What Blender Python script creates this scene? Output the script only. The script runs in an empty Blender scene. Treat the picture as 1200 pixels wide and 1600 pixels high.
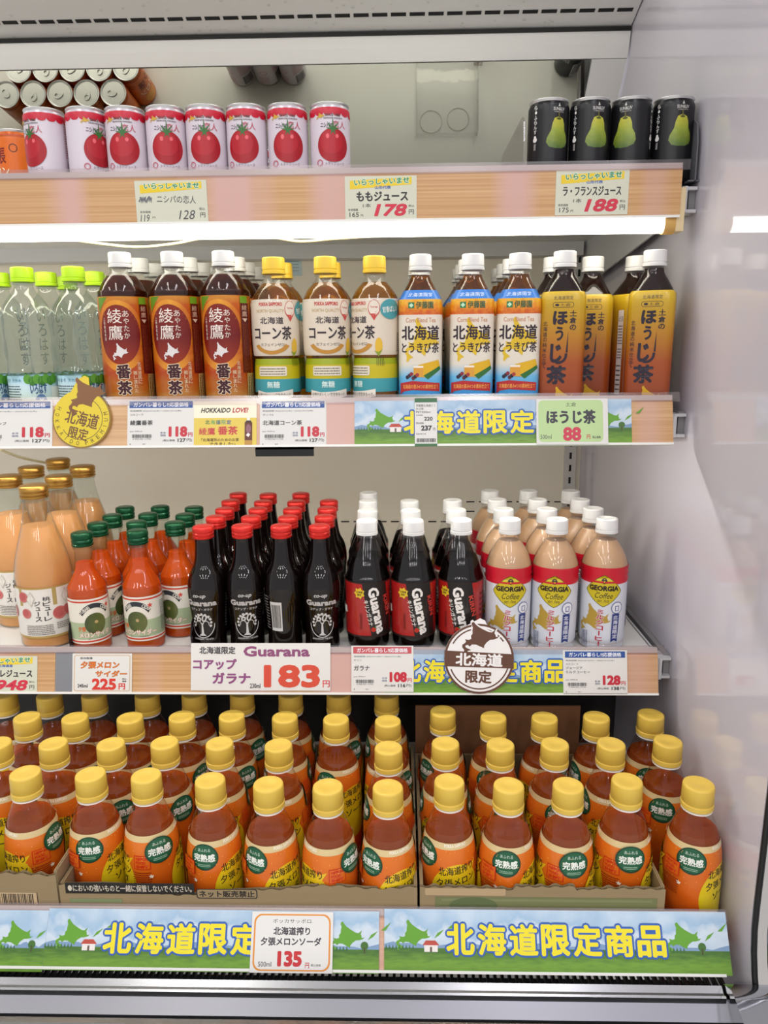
import bpy, bmesh, math, random
import numpy as np
from mathutils import Vector, Matrix
from mathutils.geometry import tessellate_polygon

random.seed(7)
sc = bpy.context.scene
COL = sc.collection

# ------------------------------------------------------------------ camera
# World: millimetres relative to the camera while building (x right, y into the cooler, z up), metres in the scene.
CAM_H = 1.15
F_PX, CX, CY = 1150.0, 600.0, 800.0
_Y = np.array([28.0, -260.0, 1150.0]); _Y /= np.linalg.norm(_Y)
_X = np.array([1.0, -0.004, 0.0]); _X[2] = -(_X[0]*_Y[0] + _X[1]*_Y[1]) / _Y[2]; _X /= np.linalg.norm(_X)
_Z = np.cross(_X, _Y)
if _Z[1] > 0: _Z = -_Z
RW = np.array([_X, _Y, _Z])            # camera (right, down, forward) -> world
def ray(u, v): return RW @ np.array([(u-CX)/F_PX, (v-CY)/F_PX, 1.0])
def on_y(u, v, y): d = ray(u, v); return d*(y/d[1])
def on_z(u, v, z): d = ray(u, v); return d*(z/d[2])

cam = bpy.data.cameras.new('camera'); camo = bpy.data.objects.new('camera', cam); COL.objects.link(camo)
cam.sensor_fit = 'VERTICAL'; cam.sensor_height = 32.0; cam.lens = 32.0*F_PX/1600.0; cam.clip_start = 0.01
right, down, fwd = RW[:, 0], RW[:, 1], RW[:, 2]
camo.matrix_world = Matrix(((right[0], -down[0], -fwd[0], 0), (right[1], -down[1], -fwd[1], 0), (right[2], -down[2], -fwd[2], CAM_H), (0, 0, 0, 1)))
sc.camera = camo

# ------------------------------------------------------------------ world, shop ceiling lights, exposure
w = bpy.data.worlds.new('world'); sc.world = w; w.use_nodes = True
bg = w.node_tree.nodes['Background']; bg.inputs[0].default_value = (0.93, 0.91, 0.94, 1); bg.inputs[1].default_value = 0.82
def area(name, loc, size, energy, color, rot=(0, 0, 0)):
    l = bpy.data.lights.new(name, 'AREA'); l.shape = 'RECTANGLE'; l.size, l.size_y = size; l.energy = energy; l.color = color
    o = bpy.data.objects.new(name, l); COL.objects.link(o); o.location = loc; o.rotation_euler = rot; return o
for lx in (-2.3, -0.9, 0.5, 1.9):
    for ly, le in ((-0.6, 13), (-2.6, 22), (-4.6, 26)):
        area('shop_ceiling_light', (lx, ly, 3.0), (0.22, 1.25), le, (0.97, 0.95, 1.0) if lx > 0 else (1.0, 0.98, 0.92))
TUBE_STRENGTH = 12.0
CANOPY_STRENGTH = 8.5
LED_STRENGTH = 400.0
sc.view_settings.view_transform = 'Standard'; sc.view_settings.look = 'None'
sc.view_settings.gamma = 1.0; sc.view_settings.use_curve_mapping = False
sc.view_settings.exposure = -0.22
sc.cycles.transparent_max_bounces = 32; sc.cycles.max_bounces = 9; sc.cycles.transmission_bounces = 8
sc.cycles.caustics_reflective = False; sc.cycles.caustics_refractive = False
sc.cycles.sample_clamp_indirect = 4.0

# ------------------------------------------------------------------ materials
def lin(h):
    h = h.lstrip('#'); c = [int(h[i:i+2], 16)/255 for i in (0, 2, 4)]
    return tuple(x/12.92 if x <= 0.04045 else ((x+0.055)/1.055)**2.4 for x in c) + (1.0,)
MATS = {}
def new_mat(name):
    m = bpy.data.materials.new(name); m.use_nodes = True; MATS[name] = m
    nt = m.node_tree; return m, nt, nt.nodes['Principled BSDF'], nt.nodes, nt.links
def setp(b, **k):
    for key, v in k.items():
        b.inputs[key.replace('_', ' ').title() if key not in ('IOR',) else 'IOR'].default_value = v
def solid(name, hexc, rough=0.5, metal=0.0, coat=0.0, vary=0.0, scale=40.0, bump=0.0, ior=1.45, trans=0.0, stretch=(1, 1, 1)):
    if name in MATS: return MATS[name]
    m, nt, b, N, L = new_mat(name)
    b.inputs['Base Color'].default_value = lin(hexc); b.inputs['Roughness'].default_value = rough
    b.inputs['Metallic'].default_value = metal; b.inputs['Coat Weight'].default_value = coat; b.inputs['Coat Roughness'].default_value = 0.06
    b.inputs['IOR'].default_value = ior; b.inputs['Transmission Weight'].default_value = trans
    if vary or bump:
        tc = N.new('ShaderNodeTexCoord'); mp = N.new('ShaderNodeMapping'); mp.inputs['Scale'].default_value = stretch
        no = N.new('ShaderNodeTexNoise'); no.inputs['Scale'].default_value = scale; no.inputs['Detail'].default_value = 4
        L.new(tc.outputs['Object'], mp.inputs[0]); L.new(mp.outputs[0], no.inputs['Vector'])
        if vary:
            mx = N.new('ShaderNodeMix'); mx.data_type = 'RGBA'; c = lin(hexc)
            mx.inputs[6].default_value = tuple(x*(1-vary) for x in c[:3]) + (1,); mx.inputs[7].default_value = tuple(min(1, x*(1+vary)) for x in c[:3]) + (1,)
            L.new(no.outputs['Fac'], mx.inputs[0]); L.new(mx.outputs[2], b.inputs['Base Color'])
        if bump:
            bp = N.new('ShaderNodeBump'); bp.inputs['Strength'].default_value = bump; bp.inputs['Distance'].default_value = 0.001
            L.new(no.outputs['Fac'], bp.inputs['Height']); L.new(bp.outputs[0], b.inputs['Normal'])
    return m
def ink(hexc, rough=0.32):
    """A flat printed colour."""
    return solid('print_' + hexc.lstrip('#') + ('' if rough == 0.32 else '_%d' % int(rough*100)), hexc, rough)
def ramp_mat(name, stops, axis=2, z0=0.0, z1=0.1, rough=0.3, noise=0.0, nscale=60.0, stretch=(1, 1, 1), metal=0.0):
    """Printed colours that run along one local axis (metres), bent a little by noise."""
    if name in MATS: return MATS[name]
    m, nt, b, N, L = new_mat(name); b.inputs['Roughness'].default_value = rough; b.inputs['Metallic'].default_value = metal
    tc = N.new('ShaderNodeTexCoord'); sp = N.new('ShaderNodeSeparateXYZ'); L.new(tc.outputs['Object'], sp.inputs[0])
    mr = N.new('ShaderNodeMapRange'); mr.inputs[1].default_value = z0; mr.inputs[2].default_value = z1; L.new(sp.outputs[axis], mr.inputs[0])
    src = mr.outputs[0]
    if noise:
        mp = N.new('ShaderNodeMapping'); mp.inputs['Scale'].default_value = stretch; no = N.new('ShaderNodeTexNoise'); no.inputs['Scale'].default_value = nscale; no.inputs['Detail'].default_value = 5
        L.new(tc.outputs['Object'], mp.inputs[0]); L.new(mp.outputs[0], no.inputs['Vector'])
        a = N.new('ShaderNodeMath'); a.operation = 'MULTIPLY_ADD'; a.inputs[1].default_value = noise; L.new(no.outputs['Fac'], a.inputs[0])
        s = N.new('ShaderNodeMath'); s.operation = 'SUBTRACT'; s.inputs[1].default_value = noise*0.5; L.new(src, s.inputs[0]); L.new(s.outputs[0], a.inputs[2]); src = a.outputs[0]
    r = N.new('ShaderNodeValToRGB'); L.new(src, r.inputs[0])
    while len(r.color_ramp.elements) < len(stops): r.color_ramp.elements.new(0.5)
    for e, (p, c) in zip(r.color_ramp.elements, stops): e.position = p; e.color = lin(c)
    L.new(r.outputs[0], b.inputs['Base Color']); return m
def thin_clear(name, tint='#ffffff', rough=0.03, ior=1.45, extra=0.0, wave=0.12):
    """Thin clear plastic or glass: see-through with fresnel gloss."""
    if name in MATS: return MATS[name]
    m, nt, b, N, L = new_mat(name); N.remove(b)
    t = N.new('ShaderNodeBsdfTransparent'); t.inputs[0].default_value = lin(tint); g = N.new('ShaderNodeBsdfGlossy'); g.inputs['Roughness'].default_value = rough
    fr = N.new('ShaderNodeFresnel'); mx = N.new('ShaderNodeMixShader')
    ge = N.new('ShaderNodeNewGeometry'); mi = N.new('ShaderNodeMapRange'); mi.inputs[3].default_value = ior; mi.inputs[4].default_value = 1.0/ior; L.new(ge.outputs['Backfacing'], mi.inputs[0]); L.new(mi.outputs[0], fr.inputs[0])   # both faces of a thin wall mirror alike
    no = N.new('ShaderNodeTexNoise'); no.inputs['Scale'].default_value = 35; tc = N.new('ShaderNodeTexCoord'); L.new(tc.outputs['Object'], no.inputs['Vector'])
    bp = N.new('ShaderNodeBump'); bp.inputs['Strength'].default_value = wave; bp.inputs['Distance'].default_value = 0.002; L.new(no.outputs['Fac'], bp.inputs['Height']); L.new(bp.outputs[0], g.inputs['Normal'])
    ad = N.new('ShaderNodeMath'); ad.operation = 'ADD'; ad.inputs[1].default_value = extra; L.new(fr.outputs[0], ad.inputs[0])
    L.new(ad.outputs[0], mx.inputs[0]); L.new(t.outputs[0], mx.inputs[1]); L.new(g.outputs[0], mx.inputs[2])
    L.new(mx.outputs[0], N['Material Output'].inputs[0]); return m
def glow(name, color, strength):
    m, nt, b, N, L = new_mat(name); N.remove(b); e = N.new('ShaderNodeEmission'); e.inputs[0].default_value = color; e.inputs[1].default_value = strength
    L.new(e.outputs[0], N['Material Output'].inputs[0]); return m

WHITE_PANEL = solid('white_enamel', '#e4e3e0', 0.28, vary=0.03, scale=3.0)
SHELF_WHITE = solid('shelf_enamel', '#eae9e4', 0.3, vary=0.03, scale=6.0)
SIDE_WALL = solid('side_wall_laminate', '#cfcbd6', 0.06, vary=0.03, scale=2.5, ior=1.6)
BACK_WALL = solid('back_wall_enamel', '#f1e9d8', 0.3, vary=0.05, scale=4.0)
DARK_PANEL = solid('dark_rear_panel', '#2b2a29', 0.45, vary=0.15, scale=8)
BLACK = solid('black_void', '#0c0c0d', 0.6)
BLACK_PLASTIC = solid('black_plastic', '#19191b', 0.4, vary=0.1)
STEEL = solid('brushed_steel', '#a2a2a4', 0.28, 1.0, vary=0.05, scale=30, stretch=(0.2, 8, 8))
ALU = solid('aluminium_trim', '#9c9c9e', 0.24, 1.0, vary=0.04, scale=20, stretch=(0.2, 6, 6))
CHROME = solid('chrome', '#a6a6aa', 0.08, 1.0)
GREY_METAL = solid('grey_painted_metal', '#8f8e90', 0.35, vary=0.04)
BRACKET = solid('bracket_enamel', '#cfcfd2', 0.3, vary=0.03)
MIRROR = solid('mirror_glass', '#dcded2', 0.02, 1.0)
CLEAR = thin_clear('clear_plastic')
CLEAR_LIP = thin_clear('clear_acrylic_lip', '#f4eeee', 0.2, 1.5, 0.06, 0.0)
CLEAR_GLASS = thin_clear('clear_glass', '#f3f6f2', 0.02, 1.5)
SMOKE = thin_clear('smoky_acrylic', '#8c848c', 0.05, 1.5)
CARDBOARD = solid('cardboard', '#94805f', 0.85, vary=0.07, scale=30, stretch=(1, 1, 6), bump=0.1)
CARDBOARD_DARK = solid('cardboard_brown', '#7b5436', 0.85, vary=0.08, scale=25)
PAPER = solid('card_paper', '#dcdad5', 0.45)
CORD = solid('cream_cord', '#e6ddb4', 0.5)

# ------------------------------------------------------------------ mesh helpers (mm)
S = 0.001
class MB:
    def __init__(s): s.v = []; s.f = []; s.m = []
    def add(s, vs, fs, mi=0):
        o = len(s.v); s.v += [tuple(p) for p in vs]; s.f += [tuple(i+o for i in f) for f in fs]; s.m += [mi]*len(fs); return s
    def box(s, x0, x1, y0, y1, z0, z1, mi=0):
        vs = [(x, y, z) for x in (x0, x1) for y in (y0, y1) for z in (z0, z1)]
        return s.add(vs, [(0, 1, 3, 2), (4, 6, 7, 5), (0, 4, 5, 1), (2, 3, 7, 6), (0, 2, 6, 4), (1, 5, 7, 3)], mi)
    def lathe(s, prof, n=32, shape=None, mi=0, close=True, ridge=None):
        """prof: [(z, r)] from bottom to top; shape(theta, z) scales the radius; theta 0 looks at -y."""
        vs = []; fs = []
        for (z, r) in prof:
            for k in range(n):
                t = 2*math.pi*k/n; q = r*(shape(t, z) if shape else 1.0)
                if ridge and ridge[0] <= z <= ridge[1] and k % 2: q -= ridge[2]
                vs.append((q*math.sin(t), -q*math.cos(t), z))
        for i in range(len(prof)-1):
            for k in range(n):
                a = i*n+k; b = i*n+(k+1) % n; fs.append((a, b, b+n, a+n))
        if close:
            if prof[0][1] > 0: fs.append(tuple(range(n-1, -1, -1)))
            if prof[-1][1] > 0: fs.append(tuple(range((len(prof)-1)*n, len(prof)*n)))
        return s.add(vs, fs, mi)
    def extrude_x(s, pts, x0, x1, mi=0):
        """pts: closed (y, z) polygon."""
        n = len(pts); vs = [(x0, y, z) for y, z in pts] + [(x1, y, z) for y, z in pts]
        fs = [(i, (i+1) % n, (i+1) % n+n, i+n) for i in range(n)] + [tuple(range(n-1, -1, -1)), tuple(range(n, 2*n))]
        return s.add(vs, fs, mi)
    def extrude_z(s, pts, z0, z1, mi=0):
        n = len(pts); vs = [(x, y, z0) for x, y in pts] + [(x, y, z1) for x, y in pts]
        fs = [(i, (i+1) % n, (i+1) % n+n, i+n) for i in range(n)] + [tuple(range(n-1, -1, -1)), tuple(range(n, 2*n))]
        return s.add(vs, fs, mi)
    def tube(s, pts, r, n=8, mi=0):
        pts = [Vector(p) for p in pts]; vs = []; fs = []
        for i, p in enumerate(pts):
            d = (pts[min(i+1, len(pts)-1)]-pts[max(i-1, 0)]).normalized()
            a = d.orthogonal().normalized() if i == 0 else (a - d*a.dot(d)).normalized()
            b = d.cross(a)
            for k in range(n): t = 2*math.pi*k/n; vs.append(p + a*(r*math.cos(t)) + b*(r*math.sin(t)))
        for i in range(len(pts)-1):
            for k in range(n): x = i*n+k; y = i*n+(k+1) % n; fs.append((x, y, y+n, x+n))
        fs += [tuple(range(n-1, -1, -1)), tuple(range((len(pts)-1)*n, len(pts)*n))]
        return s.add(vs, fs, mi)
    def mesh(s, name, mats, smooth=None):
        me = bpy.data.meshes.new(name); me.from_pydata([(x*S, y*S, z*S) for x, y, z in s.v], [], s.f)
        for m in (mats if isinstance(mats, (list, tuple)) else [mats]): me.materials.append(m)
        for p, mi in zip(me.polygons, s.m): p.material_index = mi
        bm = bmesh.new(); bm.from_mesh(me); bmesh.ops.recalc_face_normals(bm, faces=bm.faces); bm.to_mesh(me); bm.free()
        if smooth is not None:
            for p in me.polygons: p.use_smooth = True
            me.set_sharp_from_angle(angle=math.radians(smooth))
        me.update(); return me
def P(x, y, z): return Vector((x*S, y*S, z*S + CAM_H))
def link(name, me, parent=None, loc=None, rot=None):
    o = bpy.data.objects.new(name, me); COL.objects.link(o)
    if parent is not None: o.parent = parent
    if loc is not None: o.location = loc
    if rot is not None: o.rotation_euler = rot
    return o
def tag(o, label, cat, group=None):
    o['label'] = label; o['category'] = cat
    if group: o['group'] = group
    return o
def struct(o, label=None):
    o['kind'] = 'structure'
    if label: o['label'] = label
    return o
def empty(name, label, cat, loc, rz=0.0, group=None):
    o = link(name, None, None, loc, (0, 0, rz)); o.empty_display_size = 0.02; return tag(o, label, cat, group)
def world_mesh(mb, name, mats, smooth=None):
    """mm camera-relative geometry for objects placed at (0, 0, CAM_H)."""
    return mb.mesh(name, mats, smooth)
W0 = Vector((0, 0, CAM_H))

# ------------------------------------------------------------------ flat print: polygons and lettering in a card's own plane
_TXT = {}
def glyphs(s, bold=0.0, italic=0.0):
    key = (s, bold, italic)
    if key in _TXT: return _TXT[key]
    c = bpy.data.curves.new('txt', 'FONT'); c.body = s; c.resolution_u = 2 if len(s) > 6 else 3; c.offset = bold; c.shear = italic
    o = bpy.data.objects.new('txt', c); COL.objects.link(o); dg = bpy.context.evaluated_depsgraph_get()
    me = bpy.data.meshes.new_from_object(o.evaluated_get(dg))
    vs = [(v.co.x, v.co.y) for v in me.vertices]; fs = [tuple(p.vertices) for p in me.polygons]
    bpy.data.objects.remove(o); bpy.data.curves.remove(c); bpy.data.meshes.remove(me)
    _TXT[key] = (vs, fs); return _TXT[key]
HOK = [(141.65,45.42),(141.95,45.52),(142.2,45.2),(142.6,44.85),(143.2,44.5),(143.9,44.17),(144.3,44.0),(144.75,43.95),(145.35,44.35),(145.1,43.8),(145.25,43.6),(145.3,43.3),(145.8,43.38),(145.5,43.13),(144.8,42.98),(144.3,42.98),(143.7,42.65),(143.35,42.3),(143.25,41.95),(142.7,42.2),(142.0,42.5),(141.4,42.55),(141.0,42.3),(140.75,42.52),(140.4,42.5),(140.3,42.3),(140.6,42.1),(141.1,41.9),(141.15,41.8),(140.75,41.77),(140.5,41.6),(140.2,41.4),(140.0,41.55),(140.1,41.9),(139.82,42.25),(139.85,42.6),(140.3,42.8),(140.5,43.0),(140.35,43.3),(140.7,43.22),(141.0,43.18),(141.35,43.3),(141.35,43.7),(141.62,43.95),(141.65,44.4),(141.75,44.8),(141.58,45.2)]
HOK = [((a-139.82)/5.98, (b-41.4)/4.12) for a, b in HOK]
class Art:
    """Coordinates run 0..1 over a panel, y down; the panel is w x h mm, its centre column at u0 mm and its top at v_top mm."""
    def __init__(s, w, h, u0=0.0, v_top=None):
        s.w, s.h, s.u0 = w, h, u0; s.top = h/2 if v_top is None else v_top; s.e = []; s.n = 0
    def panel(s, w, h, u0, v_top): s.w, s.h, s.u0, s.top = w, h, u0, v_top; return s
    def U(s, x, y): return (s.u0 + (x-0.5)*s.w, s.top - y*s.h)
    def raw(s, vs, fs, mat, base=False):
        if vs and len(vs[0]) > 2: s.n += 1
        s.n += 1; s.e.append((vs, fs, mat if not isinstance(mat, str) else ink(mat), s.n, base))
    def poly(s, pts, mat, base=False):
        vs = [s.U(*p) for p in pts]
        s.raw(vs, [tuple(range(len(pts)))] if len(pts) <= 4 else [tuple(t) for t in tessellate_polygon([[Vector((x, y, 0)) for x, y in vs]])], mat, base); return s
    def rect(s, x0, y0, x1, y1, mat, base=False): return s.poly([(x0, y1), (x1, y1), (x1, y0), (x0, y0)], mat, base)
    def rrect(s, x0, y0, x1, y1, r, mat, base=False):
        """r in mm"""
        rx, ry = r/s.w, r/s.h; pts = []
        for cx, cy, a0 in ((x1-rx, y0+ry, -90), (x1-rx, y1-ry, 0), (x0+rx, y1-ry, 90), (x0+rx, y0+ry, 180)):
            for k in range(7): a = math.radians(a0+15*k); pts.append((cx+rx*math.cos(a), cy+ry*math.sin(a)))
        return s.poly(pts[::-1], mat, base)
    def ell(s, cx, cy, rx, ry, mat, n=28, base=False, a0=0, a1=360):
        full = a1-a0 >= 360; m = n if full else n+1
        return s.poly([(cx+rx*math.cos(math.radians(a0+(a1-a0)*k/n)), cy-ry*math.sin(math.radians(a0+(a1-a0)*k/n))) for k in range(m)], mat, base)
    def ring(s, cx, cy, rx, ry, t, mat, a0=0, a1=360, n=40):
        """t: band as a share of the radius"""
        vs = []; fs = []
        for k in range(n+1):
            a = math.radians(a0+(a1-a0)*k/n)
            for q in (1.0, 1.0-t): vs.append(s.U(cx+rx*q*math.cos(a), cy-ry*q*math.sin(a)))
        for k in range(n): fs.append((2*k, 2*k+2, 2*k+3, 2*k+1))
        s.raw(vs, fs, mat); return s
    def hok(s, x0, y0, x1, y1, mat, rot=0, grow=0):
        pts = HOK
        cx, cy = (x0+x1)/2, (y0+y1)/2; out = []
        for a, b in pts:
            px, py = (a-0.5)*(x1-x0)*s.w, (0.5-b)*(y1-y0)*s.h
            if grow: d = math.hypot(px, py); px += grow*px/max(d, 1e-3); py += grow*py/max(d, 1e-3)
            r = math.radians(rot); qx, qy = px*math.cos(r)-py*math.sin(r), px*math.sin(r)+py*math.cos(r)
            out.append((cx+qx/s.w, cy+qy/s.h))
        return s.poly(out[::-1], mat)
    def text(s, t, x0, y0, x1, y1, mat, bold=0.0, rot=0.0, italic=0.0, out=None, outw=0.05):
        extra = (max(0.0, bold-0.012) if t.isascii() else bold*0.8) if bold > 0.015 else 0.0; vs, fs = glyphs(t, min(bold, 0.012) if t.isascii() else 0.0, italic)
        if not vs: return s
        ax = [p[0] for p in vs]; ay = [p[1] for p in vs]; bx0, bx1, by0, by1 = min(ax), max(ax), min(ay), max(ay)
        W, H = (x1-x0)*s.w, (y1-y0)*s.h; sx, sy = W/max(bx1-bx0+2*extra, 1e-6), H/max(by1-by0+2*extra, 1e-6); mx, my = (bx0+bx1)/2, (by0+by1)/2
        c = s.U((x0+x1)/2, (y0+y1)/2); r = math.radians(rot)
        def put(vv): 
            o = []
            for px, py in vv:
                qx, qy = (px-mx)*sx, (py-my)*sy; o.append((c[0]+qx*math.cos(r)-qy*math.sin(r), c[1]+qx*math.sin(r)+qy*math.cos(r)))
            return o
        em = min(sx, sy)
        def fat(rad, n):
            pv, pf = [], []; b0 = put(vs); o = 0
            for k in range(n):
                t_ = 2*math.pi*k/n; pv += [(x+rad*math.cos(t_), y+rad*math.sin(t_), 0.15*k) for x, y in b0]; pf += [tuple(i+o for i in f) for f in fs]; o += len(b0)
            return pv, pf
        if out is not None: s.raw(*fat((outw+extra)*em, 12), out)
        if extra > 0: s.raw(*fat(extra*em, 6), mat)
        else: s.raw(put(vs), fs, mat)
        return s
    def vtext(s, t, x0, y0, x1, y1, mat, bold=0.0, out=None, outw=0.05):
        """stacked characters, one per cell"""
        h = (y1-y0)/len(t)
        for i, ch in enumerate(t):
            a, b = y0+i*h, y0+(i+1)*h; g = 0.06*h
            if ch in 'ー―〜':
                cx = (x0+x1)/2; hw = 0.07*(x1-x0); s.poly([(cx-hw, b-g), (cx+hw, b-g), (cx+hw*1.3, a+g), (cx-hw, a+g)], mat); continue
            k = 0.2 if ch in 'っゃゅょッャュョ・' else 0.0
            if ch in 'のうじかしたやミ': k = 0.08
            s.text(ch, x0+k*(x1-x0), a+g+k*h*0.5, x1-k*0.4*(x1-x0), b-g-k*h*0.5, mat, bold, out=out, outw=outw)
        return s
    def barcode(s, x0, y0, x1, y1, mat='#1a1a1a', n=22):
        rnd = random.Random(3); vs = []; fs = []; x = x0; st = (x1-x0)/n
        for i in range(n):
            wd = st*rnd.choice((0.35, 0.5, 0.7)); o = len(vs); a = x0+i*st
            vs += [s.U(a, y1), s.U(a+wd, y1), s.U(a+wd, y0), s.U(a, y0)]; fs.append((o, o+1, o+2, o+3))
        s.raw(vs, fs, mat); return s
    def lines(s, x0, y0, x1, y1, n, mat='#555555', fill=0.5, vertical=False, seed=1):
        """small print too fine to read: rows of broken strokes"""
        rnd = random.Random(seed); vs = []; fs = []
        for i in range(n):
            a = 0.0
            while a < 0.97:
                L = rnd.uniform(0.03, 0.09); b = min(1.0, a+L); o = len(vs); p, q = (i+0.5-fill/2)/n, (i+0.5+fill/2)/n
                cs = [(a, q), (b, q), (b, p), (a, p)]
                for c, d in cs:
                    vs.append(s.U(x0+(x1-x0)*(d if vertical else c), y0+(y1-y0)*(c if vertical else d)))
                fs.append((o, o+1, o+2, o+3)); a = b + rnd.uniform(0.008, 0.025)
        s.raw(vs, fs, mat); return s
    def build(s, name, base, wrap=None, du=4.0, dv=None, lift=0.25, step=0.03):
        """wrap(u, v, off) -> local mm point; None keeps the card flat (x, -off, z)."""
        els = [e for e in s.e if e[4] == base]
        if not els: return None
        bm = bmesh.new(); mats = []
        for vs, fs, mat, layer, _b in els:
            if mat not in mats: mats.append(mat)
            mi = mats.index(mat); bv = [bm.verts.new((q[0], q[1], layer - (1 - q[2]*0.5 if len(q) > 2 else 0))) for q in vs]
            for f in fs:
                try: bm.faces.new([bv[i] for i in f]).material_index = mi
                except ValueError: pass
        bmesh.ops.triangulate(bm, faces=[f for f in bm.faces if len(f.verts) > 4])
        if wrap:
            for axis, st in ((0, du), (1, dv)):
                if not st: continue
                lo = min(v.co[axis] for v in bm.verts); hi = max(v.co[axis] for v in bm.verts)
                k = math.floor(lo/st)+1
                while k*st < hi:
                    co = [0, 0, 0]; no = [0, 0, 0]; co[axis] = k*st; no[axis] = 1
                    bmesh.ops.bisect_plane(bm, geom=bm.verts[:]+bm.edges[:]+bm.faces[:], dist=1e-5, plane_co=co, plane_no=no); k += 1
        for v in bm.verts:
            off = lift + (step if wrap else 0.012)*v.co.z
            q = wrap(v.co.x, v.co.y, off) if wrap else (v.co.x, -off, v.co.y)
            v.co = (q[0]*S, q[1]*S, q[2]*S)
        me = bpy.data.meshes.new(name); bm.to_mesh(me); bm.free()
        for m in mats: me.materials.append(m)
        if wrap:
            for p in me.polygons: p.use_smooth = True
        return me
# ------------------------------------------------------------------ the setting: shop floor and cooler shell
XL, XR = -1050.0, 388.0            # cooler interior, left run-out and right side wall
YB = 1600.0                        # rear wall
def setting(name, mb, mats, label=None, smooth=None):
    return struct(link(name, world_mesh(mb, name, mats, smooth), None, W0), label)
FLOOR = solid('shop_floor_tile', '#c4c1ba', 0.35, vary=0.08, scale=2.0)
setting('floor', MB().box(-3500, 3500, -3500, 1700, -1160, -1150), FLOOR, 'grey shop floor')
wall_prof = [(712, 760), (712, -610), (711, -640), (707, -665), (700, -690), (690, -715), (690, -1000), (YB+12, -1000), (YB+12, 760)]
setting('wall_right', MB().extrude_x(wall_prof, XR, XR+6), SIDE_WALL, 'glossy white side wall of the cooler')
wb = setting('wall_back', MB().box(XL, XR, YB, YB+12, -470, 262), BACK_WALL, 'white rear wall of the cooler')
setting('wall_back_lower', MB().box(XL, XR, 1245, 1253, -721, -482), DARK_PANEL, 'dark lower rear panel of the cooler')
slot_me = MB().box(-9, 9, -0.6, 0.6, -1.3, 1.3).mesh('air_slot', BLACK)
for (u0, u1, v, n) in ((735, 892, 784, 9), (735, 892, 799, 9), (520, 695, 815, 10)):
    a, b = on_y(u0, v, YB-0.5), on_y(u1, v, YB-0.5)
    for k in range(n):
        q = a + (b-a)*(k/(n-1)); link('air_slot', slot_me, wb, Vector(q)*S)
# slotted upright in the rear right corner
up = setting('trim_1', MB().box(352, 376, YB-10, YB, -470, 262), solid('upright_enamel', '#cfccc8', 0.35), 'white slotted shelf upright in the rear corner')
us_me = MB().box(-2.4, 2.4, -0.6, 0.6, -7, 7).mesh('upright_slot', BLACK)
for k in range(26): link('upright_slot', us_me, up, Vector((364, YB-10.4, -452 + k*27))*S)

# canopy with its row of air outlet slots
can_prof = [(1010, 640), (1180, 578), (1338, 535), (1395, 518), (1395, 513), (1391, 512), (1396, 494), (1404, 475), (1410, 475), (1416, 650), (1010, 660)]
ceiling = setting('ceiling', MB().extrude_x(can_prof, XL, XR-2), WHITE_PANEL, 'white cooler canopy over the top shelf')
seam = link('seam', MB().box(XL, XR-2, 1388, 1396, 511.5, 517.5).mesh('seam', BLACK), ceiling)
ang = math.atan2(518-535, 1395-1338)
os_me = MB().box(-12.5, 12.5, -3.6, 3.6, -0.7, 0.7).mesh('outlet_slot', BLACK)
for k in range(46):
    link('outlet_slot', os_me, ceiling, Vector((365 - k*30.7, 1356, 529.4))*S, (ang, 0, 0))
dm = MB()
for k in range(70):
    x = random.uniform(-700, 330); t = random.choice((random.uniform(0.55, 0.95), random.uniform(-0.4, 0.1))); y = 1338+57*t; z = 535-17*t if t > 0 else 535-43/158*158*t*0.36
    r = random.uniform(1.2, 3.6); dm.add([(x+r*math.cos(a)*q, y+r*math.sin(a)*q, z-h) for q, h in ((1, 0), (0.7, r*0.5), (0.0001, r*0.7)) for a in [i*math.pi/3 for i in range(6)]],
        [(i, (i+1) % 6, (i+1) % 6+6, i+6) for i in range(6)] + [(6+i, 6+(i+1) % 6, 12+(i+1) % 6, 12+i) for i in range(6)])
dr = link('condensation', dm.mesh('condensation', thin_clear('water_drop', '#f6f6f4', 0.1, 1.33), 60), ceiling); dr['kind'] = 'stuff'

# leaning mirror behind the top shelf
MIR = math.radians(41)
def mir_pt(L, d=0.0): return (1404 + L*math.sin(MIR) + d*math.cos(MIR), 475 - L*math.cos(MIR) + d*math.sin(MIR))
def mir_prof(d0, d1, L0=2, L1=292): return [mir_pt(L0, d0), mir_pt(L1, d0), mir_pt(L1, d1), mir_pt(L0, d1)]
mloc = P(0, *mir_pt(292))
mirror = empty('mirror', 'long mirror leaning forward behind the cans on the top shelf', 'mirror', mloc)
def part(parent, name, mb, mats, smooth=None, label=None):
    base = parent; off = Vector((0, 0, 0))
    while base is not None: off += base.location; base = base.parent
    o = link(name, mb.mesh(name, mats, smooth), parent, W0 - off)
    if label: o['label'] = label
    return o
part(mirror, 'glass', MB().extrude_x(mir_prof(0, 4), XL, 326), MIRROR)
part(mirror, 'end_panel', MB().extrude_x(mir_prof(-2, 4), 327, XR-3), WHITE_PANEL, label='white panel at the right end of the mirror')

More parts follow.
